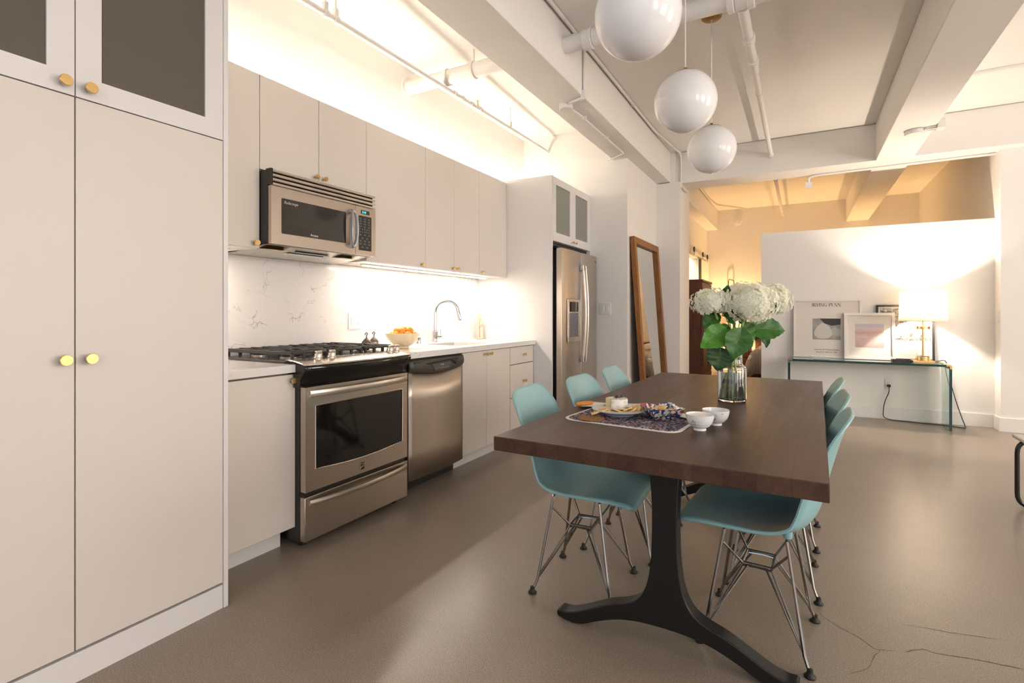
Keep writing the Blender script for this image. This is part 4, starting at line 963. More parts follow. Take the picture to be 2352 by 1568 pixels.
def sqring(h_, z, bulge=0):
    P = []
    for i in range(32):
        a = 2 * PI * i / 32 + PI / 4; q = 1 / max(abs(math.cos(a)), abs(math.sin(a))); q = 1 + (q - 1) * .88
        wav = .0035 * math.cos(4 * (a - PI / 4) + 0) * (z / .05) if z > .03 else 0
        P.append((h_ * q * math.cos(a), h_ * q * math.sin(a), z + wav))
    return P
prof = [(.040, 0), (.045, .004), (.058, .022), (.068, .042), (.070, .046), (.066, .045), (.055, .022), (.042, .008), (.001, .007)]
m = MB()
for h_, z in prof: m.v += sqring(h_, z)
for i in range(len(prof) - 1):
    for k in range(32): m.f.append((i * 32 + k, i * 32 + (k + 1) % 32, (i + 1) * 32 + (k + 1) % 32, (i + 1) * 32 + k))
m.f.append(tuple(range(31, -1, -1)))
part('dish', m, POT, t, world=False)
for i, (dx, dy_, rz) in enumerate(((-.018, .012, .3), (.010, .004, .9), (.022, -.016, .1), (-.004, -.024, 1.3))):
    o = solo('square_cracker', MB().box(-.026, .026, -.022, .022, 0, .004), CRK, 'brown seeded cracker inside the painted square dish', 'cracker', 'crackers in the square dish', base=(0, 0, 0), bevel=.0015)
    o.location = dc + Vector((dx, dy_, .022 + .006 * i)); o.rotation_euler = (.2 * math.sin(i * 2), .25 * math.cos(i), rz)
# two small porcelain bowls
def small_bowl(c, label, r0=.0585):
    t = thing('porcelain_bowl', c, label, 'bowl')
    k = .83; kz_ = .92
    pr_ = [(.026, 0), (.026, .006), (.024, .008), (.038, .016), (.050, .030), (.056, .046), (.0585, .062), (.0562, .062), (.053, .046), (.047, .030), (.034, .018), (.0, .014)]
    pr_ = pr_[:3] + spline(pr_[3:7], 4) + spline(pr_[7:], 4)
    part('bowl', MB().lathe([(max(r, 0) * k, z * kz_) for r, z in pr_], c, 48), PORC, t, ang=50); return t, k
q = px(1605, 989, Z=.752); cA = Vector((q.x, q.y + .022, Z0)); t, k_ = small_bowl(cA, 'small white ribbed bowl with green flower, nearest the placemat')
fg = MB(); a0 = math.radians(-110)
def onbowl(c, da, z): 
    K = [(a_ * .92, b_ * .83) for a_, b_ in ((.016, .038), (.030, .050), (.046, .056), (.062, .0585))]
    r = next((p[1] + (q_[1] - p[1]) * (z - p[0]) / (q_[0] - p[0]) for p, q_ in zip(K, K[1:]) if z <= q_[0]), .0486) + .0014
    return Vector((c.x + r * math.cos(a0 + da), c.y + r * math.sin(a0 + da), c.z + z))
for i in range(7):
    z = .018 + i * .0054; r = (onbowl(cA, 0, z).xy - cA.xy).length - .0010
    part('rib', MB().lathe([(r, -.0010), (r + .0002, 0), (r, .0010)], (cA.x, cA.y, cA.z + z), 40), PORC, t)
for da, z in ((-.12, .033), (.12, .033), (-.10, .024), (.10, .024), (0, .038)):
    P = [onbowl(cA, da + .075 * math.cos(2 * PI * i / 10), z + .0042 * math.sin(2 * PI * i / 10)) for i in range(10)]; fg.face(P)
part('flower_print', fg, M('pale_green_print', (.42, .56, .36), .3), t)
NUT = M('mixed_nuts', (.55, .32, .15), .6)
for i, (dx, dy_) in enumerate(((-.016, .01), (.008, .018), (.018, -.004), (-.002, -.012))):
    o = solo('nut', MB().ball((0, 0, 0), .010, 12, 8, (1.4, .8, .7)), NUT, 'tan nut lying inside the small ribbed bowl', 'nut', 'nuts in the ribbed bowl', base=(0, 0, 0)); o.location = cA + Vector((dx * .8, dy_ * .8, .028)); o.rotation_euler = (0, 0, i * 1.3)
q = px(1642, 977, Z=.752); cB = Vector((q.x, q.y + .022, Z0)); t, k_ = small_bowl(cB, 'small white bowl with red painted brush strokes beside the ribbed bowl')
def dashes(pts, w, mat, nm):
    m = MB(); P = [onbowl(cB, a, z) for a, z in pts]
    m.tube(P, [w * .4] + [w] * (len(P) - 2) + [w * .4], 6, flat=.5); part(nm, m, mat, t)
a0 = math.radians(-90)
RED = M('red_print', (.45, .02, .05), .3); GRYP = M('dark_print', (.12, .10, .10), .4)
dashes([(.02, .044), (.10, .045), (.18, .044), (.24, .042)], .0016, RED, 'brush_stroke')
dashes([(.02, .022), (.07, .028), (.12, .033)], .0018, RED, 'brush_stroke'); dashes([(.12, .033), (.18, .038), (.24, .042)], .0005, GRYP, 'brush_stroke')
dashes([(.55, .048), (.62, .050), (.70, .049)], .0018, GRYP, 'brush_stroke')
for i, (dx, dy_) in enumerate(((-.012, .012), (.014, .012), (.002, -.008))):
    o = solo('dried_fruit', MB().ball((0, 0, 0), .010, 12, 8, (1.2, .8, .6)), M('dried_fruit', (.10, .05, .03), .6) if i == 0 else bpy.data.materials['dried_fruit'], 'dark dried fruit piece inside the bowl with red strokes', 'dried fruit', 'dried fruit in the bowl', base=(0, 0, 0)); o.location = cB + Vector((dx * .8, dy_ * .8, .028)); o.rotation_euler = (0, 0, i)

# ------------------------------------------------------------------ vase of hydrangeas
vc = Vector((-.290, 2.672, Z0))
t = thing('glass_vase', vc, 'clear glass jar vase with water on the dining table', 'vase')
k_ = 1.0
outer = [(.0, 0), (.060, 0), (.063, .004), (.0645, .012), (.0645, .150), (.061, .163), (.050, .172), (.0465, .178), (.0465, .218), (.048, .222)]
inner = [(.0455, .222), (.0440, .216), (.0440, .178), (.048, .169), (.0585, .160), (.0615, .149), (.0615, .012), (.058, .008), (.0, .008)]
part('jar', MB().lathe(outer + inner, vc, 48), VGLASS, t)
part('water', MB().lathe([(.0, .0085), (.0575, .0085), (.0612, .0125), (.0612, .138), (.0, .138)], vc, 48), WATER, t)
def at(x, y, dd): return px(x, y, d=dd)
DV = 2.475
def leaf_mesh(base_, tip, nrm, wid, fold=.18, droop=.12):
    base_, tip, nrm = Vector(base_), Vector(tip), Vector(nrm); ax = tip - base_; L_ = ax.length; ax.normalize()
    side = ax.cross(nrm).normalized(); nrm = side.cross(ax).normalized(); m = MB(); nu, nv = 14, 8
    def fn(u, v):
        s = 2 * v - 1; w = wid * (math.sin(PI * min(1, u ** .72)) ** .85) * (1 + .05 * math.cos(40 * u)) + .0004
        back = -.10 * L_ * (1 - u) ** 6 * abs(s) ** .5
        return base_ + ax * (u * L_ + back) + side * (s * w) + nrm * (abs(s) * w * fold * 2 - droop * L_ * (u ** 2) * .9 + .004 * math.sin(18 * u) * abs(s))
    m.grid(fn, nu, nv)
    mid = [fn(i / 10, .5) + nrm * .0006 for i in range(11)]
    vein = MB().tube(mid, [.0015 * (1 - .08 * i) for i in range(11)], 5)
    for q in (.18, .34, .5, .66):
        for s in (0.12, .88): vein.tube([fn(q, .5) + nrm * .0006, fn(min(1, q + .10), .5 + (s - .5) * .5) + nrm * .0007, fn(min(1, q + .17), s) + nrm * .0006], .0006, 4)
    return m, vein
def floret(c, n, r, rot):
    n = n.normalized(); u = n.orthogonal().normalized(); v = n.cross(u); m = []
    for k in range(4):
        a = rot + k * PI / 2; d_ = u * math.cos(a) + v * math.sin(a); p_ = u * -math.sin(a) + v * math.cos(a); rr = r * random.uniform(.85, 1.12)
        lift = n * rr * random.uniform(.05, .38)
        m.append([c, c + d_ * rr * .45 + p_ * rr * .50 + lift * .4, c + d_ * rr * .95 + p_ * rr * .32 + lift, c + d_ * rr * 1.06 + lift * .9, c + d_ * rr * .95 - p_ * rr * .32 + lift, c + d_ * rr * .45 - p_ * rr * .50 + lift * .4])
    return m
blooms = [
    ((1634, 694), 2.46, (.082, .060), 'left white hydrangea in the glass vase', (1662, 905), [((1650, 752), (1617, 752), LEAFB, .050, -1), ]),
    ((1722, 697), 2.40, (.105, .090), 'large middle white hydrangea in the glass vase', (1684, 912), []),
    ((1776, 690), 2.55, (.075, .072), 'right white hydrangea behind the large bloom', (1702, 905), []),
    ((1697, 676), 2.60, (.055, .050), 'small back white hydrangea between the two larger blooms', (1672, 908), []),
]
leaves = {0: [((1664, 757), (1611, 797), LEAFB, .056, 2.42, .1), ((1655, 802), (1650, 850), LEAFD, .062, 2.44, .25), ((1646, 720), (1617, 749), LEAF, .040, 2.47, .2), ((1662, 745), (1668, 775), LEAFB, .026, 2.46, .1), ((1632, 742), (1628, 775), LEAFD, .022, 2.52, .1)],
          1: [((1702, 758), (1684, 823), LEAF, .062, 2.38, .12), ((1706, 745), (1735, 778), LEAF, .038, 2.42, .1), ((1700, 722), (1668, 702), LEAFD, .030, 2.48, .1), ((1706, 742), (1696, 706), LEAFD, .028, 2.46, .1), ((1660, 712), (1692, 752), LEAF, .020, 2.44, .05)],
          2: [((1722, 752), (1806, 757), LEAF, .062, 2.47, .1), ((1752, 758), (1765, 797), LEAFD, .026, 2.50, .2), ((1735, 762), (1738, 782), LEAFB, .022, 2.52, .1), ((1768, 715), (1785, 696), LEAFD, .018, 2.49, .1)],
          3: [((1664, 692), (1672, 655), LEAFD, .030, 2.56, .1), ((1690, 700), (1660, 720), LEAF, .026, 2.55, .1), ((1672, 700), (1662, 725), LEAF, .022, 2.53, .1)]}
for bi, ((x_, y_), dd, (rw, rh), lab, (sx_, sy_), _) in enumerate(blooms):
    c = at(x_, y_, dd); foot = vc + Vector(((-.040, -.012, .010), (.002, -.020, .010), (.046, .004, .012), (-.014, .020, .010))[bi]) ; neck = vc + Vector(((-.006, -.006, .195), (.004, -.012, .195), (.016, .008, .195), (-.012, .014, .195))[bi])
    t = thing('hydrangea', foot, lab, 'flower', 'hydrangeas in the vase')
    path = spline([tuple(foot), tuple(foot.lerp(neck, .5)), tuple(neck), tuple(neck.lerp(c, .5) + Vector((0, 0, .01))), tuple(c)], 5)
    st = part('stem', MB().tube(path, .0058, 8), STEMM, t)
    part('stem_node', MB().tube([path[4], path[5]], .0068, 8), STEMN, st)
    fb_ = MB(); hid = MB().ball(c, min(rw, rh) * .80, 14, 10, (rw / min(rw, rh), rw / min(rw, rh), rh / min(rw, rh)))
    part('bloom_core', hid, M('bloom_core', (.72, .75, .50), .7) if 'bloom_core' not in bpy.data.materials else bpy.data.materials['bloom_core'], t)
    nfl = int(380 * (rw * rh) / (.09 * .08))
    for i in range(nfl):
        z = 1 - 1.85 * (i + .5) / nfl; ph = i * 2.39996; rr = math.sqrt(max(0, 1 - z * z)); n_ = Vector((rr * math.cos(ph), rr * math.sin(ph), z))
        lump = 1 + .17 * math.sin(5 * n_.x + 3 * bi) * math.cos(6 * n_.y + bi) + random.uniform(-.05, .05)
        p_ = c + Vector((n_.x * rw, n_.y * rw, n_.z * rh)) * lump
        for f_ in floret(p_, (n_ + Vector((random.uniform(-.35, .35), random.uniform(-.35, .35), random.uniform(-.35, .35)))), random.uniform(.0095, .0140), random.uniform(0, 2)): fb_.face(f_)
    part('florets', fb_, PETAL, t, stuff=True, smooth=False)
    fwd = Vector((ST, -CT, 0))
    for (b0, t0, mt, wd, ld, dr_p) in leaves[bi]:
        B_, T_ = at(*b0, ld + .01), at(*t0, ld - .015)
        nrm = fwd + Vector((random.uniform(-.3, .3), random.uniform(-.3, .3), .45))
        lm, vn = leaf_mesh(B_, T_, nrm, wd, .16, dr_p)
        lf = part('leaf', lm, mt, t); part('veins', vn, VEIN, lf)
        mid_ = Vector(path[min(len(path) - 1, 13)]); part('petiole', MB().tube([mid_, mid_.lerp(B_, .6) + Vector((0, 0, -.006)), B_], [.0028, .0024, .002], 6), STEMM, lf)

# ------------------------------------------------------------------ leaning mirror
t = thing('floor_mirror', (-1.45, 5.97, 0), 'large teak framed mirror leaning against the hall wall', 'mirror')
b0, t0 = Vector((-1.430, 0, .0)), Vector((-1.572, 0, 1.985)); dirv = (t0 - b0).normalized(); nv_ = Vector((dirv.z, 0, -dirv.x)); my0, my1, L_ = 5.43, 6.50, (t0 - b0).length
def mbar(s0, s1, y0, y1, th0=-.025, th1=.025):
    c = b0 + dirv * (s0 + s1) / 2 + Vector((0, (y0 + y1) / 2, 0)) + nv_ * (th0 + th1) / 2
    return MB().obox(c, dirv * (s1 - s0) / 2, (0, (y1 - y0) / 2, 0), nv_ * (th1 - th0) / 2)
w_ = .075
for a in ((0, L_, my0, my0 + w_), (0, L_, my1 - w_, my1), (0, w_, my0 + w_, my1 - w_), (L_ - w_, L_, my0 + w_, my1 - w_)): part('frame_rail', mbar(*a), TEAK, t, bevel=.003)
part('mirror_glass', mbar(w_ - .01, L_ - w_ + .01, my0 + w_ - .01, my1 - w_ + .01, -.015, -.008), MIRROR, t)
part('backing', mbar(.01, L_ - .01, my0 + .01, my1 - .01, -.022, -.016), WALNUT, t)

# ------------------------------------------------------------------ glass console, frames and lamp
cx0, cx1, cy0, cy1, cz = -.132, 1.300, 6.585, 6.915, .655; th = .023
t = thing('glass_console', ((cx0 + cx1) / 2, 6.75, 0), 'green edged glass console table against the white partition', 'console table')
def pane_with_edge(nm, x0, x1, y0, y1, z0, z1, edges):
    o = part(nm, MB().box(x0, x1, y0, y1, z0, z1), CGLASS, t)
    for e in edges: part('edge', MB().box(*e), CEDGE, o, label='dark green polished glass edge')
pane_with_edge('glass_top', cx0 + .018, cx1 - .018, cy0, cy1, cz - th, cz, [(cx0 + .018, cx1 - .018, cy0 - .0012, cy0 - .0002, cz - th, cz)])
for x0, x1 in ((cx0, cx0 + th), (cx1 - th, cx1)):
    pane_with_edge('glass_leg', x0, x1, cy0, cy1, 0.002, cz - .020, [(x0, x1, cy0 - .0012, cy0 - .0002, .002, cz - .020)])
for s, xx in ((-1, cx0), (1, cx1)):
    P = arc((xx - s * .018, 0, cz - .019), .020, 0, PI / 2, 6, (s, 0, 0), (0, 0, 1)); poly = [(p.x, p.z) for p in P] + [(xx - s * .045, cz + .001), (xx - s * .045, cz - .0175), (xx - s * .0175, cz - .0175), (xx - s * .0175, cz - .045), (xx + s * .002, cz - .045)]
    part('corner_bracket', MB().prism(poly, 'y', cy0 - .002, cy1), BRASS if s > 0 else CHROME, t)
MATB = M('poster_paper', (.74, .70, .65), .55); FRW = M('white_frame', (.80, .775, .74), .35); FRB = M('black_frame', (.022, .020, .019), .4); PRB = M('print_black', (.035, .033, .032), .6)
def leaning(name, x0, x1, hgt, yb, yt, fw, mat, label, dep=.022):
    # a picture whose foot stands on the console at depth yb and whose top touches the wall at yt; local: u right, w up along the picture
    B_ = Vector((x0, yb, cz + .001)); up = Vector((0, yt - yb, math.sqrt(hgt ** 2 - (yt - yb) ** 2))).normalized(); n_ = Vector((0, -up.z, up.y)); W_ = x1 - x0
    t = thing(name, ((x0 + x1) / 2, yb, cz), label, 'picture')
    def P(u, w, o=0): return B_ + Vector((u, 0, 0)) + up * w + n_ * o
    def slab(u0, u1, w0, w1, o0, o1): return MB().obox((P(u0, w0, o0) + P(u1, w1, o1)) / 2, ((u1 - u0) / 2, 0, 0), up * (w1 - w0) / 2, n_ * (o1 - o0) / 2)
    for a in ((0, W_, 0, fw), (0, W_, hgt - fw, hgt), (0, fw, fw, hgt - fw), (W_ - fw, W_, fw, hgt - fw)): part('frame_rail', slab(*a, 0, dep), mat, t, bevel=.0015)
    part('sheet', slab(fw - .002, W_ - fw + .002, fw - .002, hgt - fw + .002, .004, dep - .010), MATB, t)
    def pr2(vs, fs, u, w, o=0): return MB().add([P(u + a, w + b, dep - .0095 + o) for a, b in vs], fs)
    return t, pr2, P, slab, dep
def flat(poly): return [tuple(p) for p in poly], [tuple(range(len(poly)))]
# serif capitals drawn with strokes
def serif(word, h_):
    m = MB(); x = 0; T_, h1, s = .145 * h_, .030 * h_, .10 * h_
    def q(a, b, c, d): m.add([(a, b, 0), (c, b, 0), (c, d, 0), (a, d, 0)], [(0, 1, 2, 3)])
    def sl(x0, y0, x1, y1, w): m.add([(x0 - w / 2, y0, 0), (x0 + w / 2, y0, 0), (x1 + w / 2, y1, 0), (x1 - w / 2, y1, 0)], [(0, 1, 2, 3)])
    def stem(x0, w=None): w = w or T_; q(x0, 0, x0 + w, h_); q(x0 - s * .7, 0, x0 + w + s * .7, h1); q(x0 - s * .7, h_ - h1, x0 + w + s * .7, h_)
    def bowl(cx__, cy__, rx, ry, a0, a1, wmax):
        n = 14
        for i in range(n):
            b = []
            for k in (i, i + 1):
                a = a0 + (a1 - a0) * k / n; w = h1 + (wmax - h1) * abs(math.cos(a)) ** 1.5
                b.append(((cx__ + rx * math.cos(a), cy__ + ry * math.sin(a), 0), (cx__ + (rx - w) * math.cos(a), cy__ + (ry - min(w, h1 * 1.2)) * math.sin(a), 0)))
            m.add([b[0][0], b[1][0], b[1][1], b[0][1]], [(0, 1, 2, 3)])
    for ch in word:
        if ch == 'I': stem(x + s * .7); x += T_ + 2.0 * s
        elif ch in 'RP':
            stem(x + s * .7); bx_ = x + s * .7 + T_; q(bx_, h_ - h1, bx_ + .12 * h_, h_); q(bx_, .46 * h_, bx_ + .12 * h_, .46 * h_ + h1); bowl(bx_ + .12 * h_, .73 * h_, .26 * h_, .27 * h_, -PI / 2, PI / 2, T_ * .95)
            if ch == 'R': sl(bx_ + .40 * h_, 0, bx_ + .17 * h_, .47 * h_, T_); q(bx_ + .34 * h_, 0, bx_ + .54 * h_, h1); x += .78 * h_
            else: x += .66 * h_
        elif ch == 'V': sl(x + .36 * h_, 0, x + .10 * h_, h_, T_); sl(x + .38 * h_, 0, x + .66 * h_, h_, h1 * 1.6); q(x - .02 * h_, h_ - h1, x + .26 * h_, h_); q(x + .55 * h_, h_ - h1, x + .77 * h_, h_); x += .74 * h_
        elif ch == 'N': q(x + s, 0, x + s + h1 * 1.5, h_); sl(x + .66 * h_, 0, x + .10 * h_, h_, T_); q(x + .72 * h_, 0, x + .72 * h_ + h1 * 1.5, h_); q(x, 0, x + .22 * h_, h1); q(x - .02 * h_, h_ - h1, x + .16 * h_, h_); q(x + .62 * h_, h_ - h1, x + .84 * h_, h_); x += .86 * h_
        elif ch == 'G': bowl(x + .42 * h_, .5 * h_, .40 * h_, .51 * h_, PI * .25, PI * 1.75, T_); q(x + .60 * h_, .06 * h_, x + .60 * h_ + T_, .44 * h_); q(x + .50 * h_, .44 * h_ - h1, x + .84 * h_, .44 * h_); q(x + .70 * h_, .66 * h_, x + .72 * h_, .98 * h_); x += .90 * h_
        elif ch == 'E': stem(x + s * .7); q(x + s, h_ - h1, x + .58 * h_, h_); q(x + s, 0, x + .60 * h_, h1); q(x + s, .5 * h_, x + .42 * h_, .5 * h_ + h1); q(x + .56 * h_, .80 * h_, x + .585 * h_, h_); q(x + .58 * h_, 0, x + .605 * h_, .22 * h_); q(x + .41 * h_, .40 * h_, x + .43 * h_, .63 * h_); x += .68 * h_
        else: x += .42 * h_
    return m, x
# poster
t, pr2, P, slab, dep = leaning('framed_poster', -.080, .588, .668, 6.925, 6.985, .020, FRW, 'wide white framed exhibition poster with black serif heading')
xx = 0; k_ = .286 / serif('IRVING PENN', .0405)[1]
for ch in 'IRVING PENN':
    m, wd = serif(ch, .0405)
    if m.v: part('letter', pr2([((a + xx) * k_, b) for a, b, _ in m.v], m.f, .187, .587, .0006), PRB, t, stuff=True)
    xx += wd
for body, sz, u, w in (('University Art Museum, Berkeley', .0205, .332, .086), ('January 22 - March 16, 1986', .0205, .332, .058)):
    v, f = text2d(body, sz, 'CENTER'); part('caption', pr2([(a * .86, b) for a, b, _ in v], f, u, w, .0006), PRB, t)
def m_grey():
    m = M('grey_print_ground', (.34, .33, .32), .5); v = coords(m); setin(m, 'Base Color', ramp(m, noise(m, v, 9, 4), [(.3, (.28, .27, .26)), (.7, (.42, .405, .39))])); return m
part('print', pr2(*flat([(0, 0), (.276, 0), (.276, .243), (0, .243)]), .193, .206, .0004), m_grey(), t, label='grey monochrome print')
part('print_shape', pr2(*flat([(.07, .243), (.276, .243), (.276, .175), (.19, .160), (.12, .185)]), .193, .206, .0007), M('print_dark', (.045, .043, .042), .6), t)
part('print_shape', pr2(*flat([(.105 + .085 * math.cos(a) * (1 - .35 * math.sin(a)), .100 + .090 * math.sin(a)) for a in [2 * PI * i / 28 for i in range(28)]]), .193, .206, .0010), M('print_pale', (.60, .58, .54), .6), t)
part('print_shape', pr2(*flat([(.19, .05), (.276, .04), (.276, .11), (.22, .15), (.185, .12)]), .193, .206, .0009), M('print_mid', (.48, .465, .44), .6), t)
# black framed poster
t, pr2, P, slab, dep = leaning('framed_poster', .722, 1.226, .600, 6.935, 6.985, .020, FRB, 'black framed monochrome poster standing behind the lamp')
def m_bw():
    m = M('monochrome_photo', (.3, .3, .3), .5); v = coords(m); n = noise(m, v, 34, 6, .75, .6); setin(m, 'Base Color', ramp(m, n, [(.36, (.03, .028, .026)), (.50, (.24, .225, .20)), (.60, (.66, .63, .58))])); return m
part('print', pr2(*flat([(0, 0), (.440, 0), (.440, .350), (0, .350)]), .032, .215, .0004), m_bw(), t)
gm = MB()
for i in range(6): gm.add([P(.155 + .045 * i, .30, dep - .0088), P(.159 + .045 * i, .30, dep - .0088), P(.159 + .045 * i, .50, dep - .0088), P(.155 + .045 * i, .50, dep - .0088)], [(0, 1, 2, 3)])
for i in range(5): gm.add([P(.15, .315 + .042 * i, dep - .0087), P(.40, .315 + .042 * i, dep - .0087), P(.40, .319 + .042 * i, dep - .0087), P(.15, .319 + .042 * i, dep - .0087)], [(0, 1, 2, 3)])
part('print_grid', gm, M('print_white', (.72, .69, .64), .6), t)
for body, u, w in (('The', .212, .130), ('Photographs', .212, .092), ('of Fogues Dorsis', .212, .056)):
    v, f = text2d(body, .036); part('caption', pr2([(a * .82, b) for a, b, _ in v], f, u, w, .0006), M('faint_print', (.62, .585, .54), .6) if 'faint_print' not in bpy.data.materials else bpy.data.materials['faint_print'], t)
# pink print in white frame
t, pr2, P, slab, dep = leaning('framed_print', .418, .884, .515, 6.872, 6.938, .030, FRW, 'square white framed pink beach print overlapping the wide poster')
def m_pink():
    m = M('pink_beach_print', (.6, .5, .5), .5); nt, N, L, b = nodes(m); v = coords(m); tc = N.new('ShaderNodeSeparateXYZ'); L.new(v, tc.inputs[0])
    mr = N.new('ShaderNodeMapRange'); mr.inputs[1].default_value = .13; mr.inputs[2].default_value = .41; L.new(tc.outputs[2], mr.inputs[0])
    ad = N.new('ShaderNodeMath'); ad.operation = 'ADD'; L.new(mr.outputs[0], ad.inputs[0]); n = noise(m, v, 11, 5, .6); sc_ = N.new('ShaderNodeMath'); sc_.operation = 'MULTIPLY_ADD'; L.new(n, sc_.inputs[0]); sc_.inputs[1].default_value = .30; sc_.inputs[2].default_value = -.15; L.new(sc_.outputs[0], ad.inputs[1])
    c = ramp(m, ad.outputs[0], [(.0, (.50, .36, .34)), (.40, (.64, .50, .48)), (.60, (.50, .33, .30)), (.74, (.64, .52, .50)), (.84, (.50, .48, .54))])
    vo = N.new('ShaderNodeTexVoronoi'); vo.inputs['Scale'].default_value = 85; L.new(v, vo.inputs['Vector'])
    sp = mix(m, 1.0, ramp(m, vo.outputs['Distance'], [(.22, (1, 1, 1)), (.34, (0, 0, 0))]), ramp(m, noise(m, v, 30, 3), [(.44, (0, 0, 0)), (.56, (1, 1, 1))]), 'MULTIPLY'); lowm = ramp(m, mr.outputs[0], [(.42, (1, 1, 1)), (.55, (0, 0, 0))])
    sep = N.new('ShaderNodeSeparateColor'); L.new(vo.outputs['Color'], sep.inputs[0]); dc_ = ramp(m, sep.outputs[0], [(0, (.12, .08, .10)), (.35, (.45, .10, .12)), (.55, (.10, .16, .36)), (.7, (.30, .20, .20)), (.85, (.62, .12, .16))], 'CONSTANT')
    setin(m, 'Base Color', mix(m, mix(m, 1.0, sp, lowm, 'MULTIPLY'), c, dc_)); return m
part('print', pr2(*flat([(0, 0), (.262, 0), (.262, .260), (0, .260)]), .104, .132, .0004), m_pink(), t)
# dish and tray on the console
t = thing('shallow_dish', (.21, 6.68, cz), 'shallow pale ceramic dish on the console in front of the wide poster', 'dish')
q = px(1887, 817, Y=6.68); q.z = cz + .0006; t.location = q; INV[t] = Matrix.Translation(q).inverted()
m = MB()
for a, b_, z in ((.065, .030, 0), (.110, .045, .032), (.106, .043, .034), (.062, .028, .004)):
    m.v += [(q.x + sx * a, q.y + sy * b_, q.z + z) for sx, sy in ((-1, -1), (1, -1), (1, 1), (-1, 1))]
for i in range(3):
    for k in range(4): m.f.append((i * 4 + k, i * 4 + (k + 1) % 4, (i + 1) * 4 + (k + 1) % 4, (i + 1) * 4 + k))
m.f += [(3, 2, 1, 0), (12, 13, 14, 15)]
part('dish', m, PORC, t, bevel=.002)
q = px(2068, 824, Y=6.74)
tr = MB().box(q.x - .075, q.x + .085, 6.68, 6.80, cz + .0006, cz + .006)
for a in ((q.x - .075, q.x + .085, 6.68, 6.686), (q.x - .075, q.x + .085, 6.794, 6.80), (q.x - .075, q.x - .069, 6.68, 6.80), (q.x + .079, q.x + .085, 6.68, 6.80)): tr.box(*a, cz + .006, cz + .024)
solo('tray', tr, FRB, 'small black tray beside the brass lamp', 'tray')
# table lamp
lx, ly = 1.100, 6.765; lz = cz + .0008
t = thing('table_lamp', (lx, ly, lz), 'brass and glass table lamp with white drum shade', 'lamp')
part('base', MB().box(lx - .090, lx + .090, ly - .060, ly + .060, lz, lz + .022), BRASS, t, bevel=.002)
part('collar', MB().lathe([(.060, .022), (.060, .062), (.054, .063)], (lx, ly, lz), 36), BRASS, t)
part('glass_cylinder', MB().lathe([(.054, .063), (.054, .345), (.050, .345), (.050, .063)], (lx, ly, lz), 36), VGLASS, t)
part('rod', MB().tube([(lx, ly, lz + .06), (lx, ly, lz + .42)], .0085, 12), BRASS, t)
part('upper_collar', MB().lathe([(.056, .345), (.060, .347), (.060, .375), (.056, .377)], (lx, ly, lz), 36), BRASS, t)
part('socket', MB().lathe([(.016, .42), (.020, .43), (.020, .48), (.012, .49)], (lx, ly, lz), 16), BRASS, t)
sh = MB().lathe([(.204, .425), (.190, .745)], (lx, ly, lz), 56); sh.f = [f for f in sh.f if len(f) == 4]
s_ = part('shade', sh, SHADE, t, solid=.0015, label='glowing white fabric shade')
part('shade_ring', MB().tube([(lx + .190 * math.cos(2 * PI * i / 40), ly + .190 * math.sin(2 * PI * i / 40), lz + .745) for i in range(40)], .0022, 6, closed=True), BRASS, s_)
part('shade_spider', MB().tube([(lx - .189, ly, lz + .735), (lx + .189, ly, lz + .735)], .002, 6), BRASS, s_)
BULB = M('lit_bulb', (1, 1, 1), .5, Emission_Color=(1, .80, .55), Emission_Strength=20.0)
part('bulb', MB().ball((lx, ly, lz + .555), .030, 16, 10), BULB, t)
point('table_lamp_glow', (lx, ly, lz + .60), P_LAMP, (1.0, .85, .70), .035)
# outlet and lamp cord
plate('wall_outlet', (.838, 7.0, .385), (1, 0, 0), .036, .058, 'outlet plate on partition under the glass console', [('o', 0)], (0, -1, 0))
t = thing('lamp_cord', (.9, 6.9, 0), 'black lamp cord trailing from the outlet along the floor', 'cord')
part('plug', MB().box(.822, .854, 6.960, 6.992, .355, .384), CORDB, t, bevel=.006)
cp_ = [(.838, 6.965, .36), (.835, 6.955, .30), (.80, 6.95, .20), (.785, 6.945, .10), (.79, 6.94, .03), (.86, 6.93, .006), (1.0, 6.90, .006), (1.10, 6.88, .006), (1.25, 6.87, .006), (1.36, 6.83, .006), (1.44, 6.80, .006), (1.455, 6.86, .02), (1.44, 6.92, .10), (1.39, 6.945, .30), (1.345, 6.945, .52), (1.325, 6.94, .64), (1.30, 6.93, .672), (1.25, 6.90, .664), (1.19, 6.82, .664), (1.17, 6.78, .664)]
part('cable', MB().tube(spline(cp_, 5), .0042, 8), CORDB, t)
plate('wall_outlet', (XA, 5.475, .41), (0, 1, 0), .036, .058, 'small outlet plate on the hall wall beside the mirror', [('o', 0)], (1, 0, 0))

# ------------------------------------------------------------------ bedroom seen past the partition
t = thing('armoire', (-1.42, 7.98, 0), 'dark red brown wooden armoire just inside the bedroom', 'armoire')
ax0, ax1, ay0, ay1, ah = -1.636, -1.200, 7.55, 8.42, 1.605
part('body', MB().box(ax0, ax1 - .02, ay0, ay1, .10, ah), WALNUT, t)
part('cornice', MB().box(ax0, ax1 + .008, ay0 - .008, ay1 + .008, ah, ah + .03), WALNUT, t, bevel=.004)
for y0, y1 in ((ay0 + .012, (ay0 + ay1) / 2 - .003), ((ay0 + ay1) / 2 + .003, ay1 - .012)):
    d = part('door', MB().box(ax1 - .02, ax1, y0, y1, .30, ah - .10), WALNUT, t, bevel=.003)
    part('raised_panel', MB().box(ax1, ax1 + .008, y0 + .06, y1 - .06, .38, ah - .18), WALNUT, d, bevel=.004)
part('drawer', MB().box(ax1 - .02, ax1, ay0 + .012, ay1 - .012, .12, .29), WALNUT, t, bevel=.003)
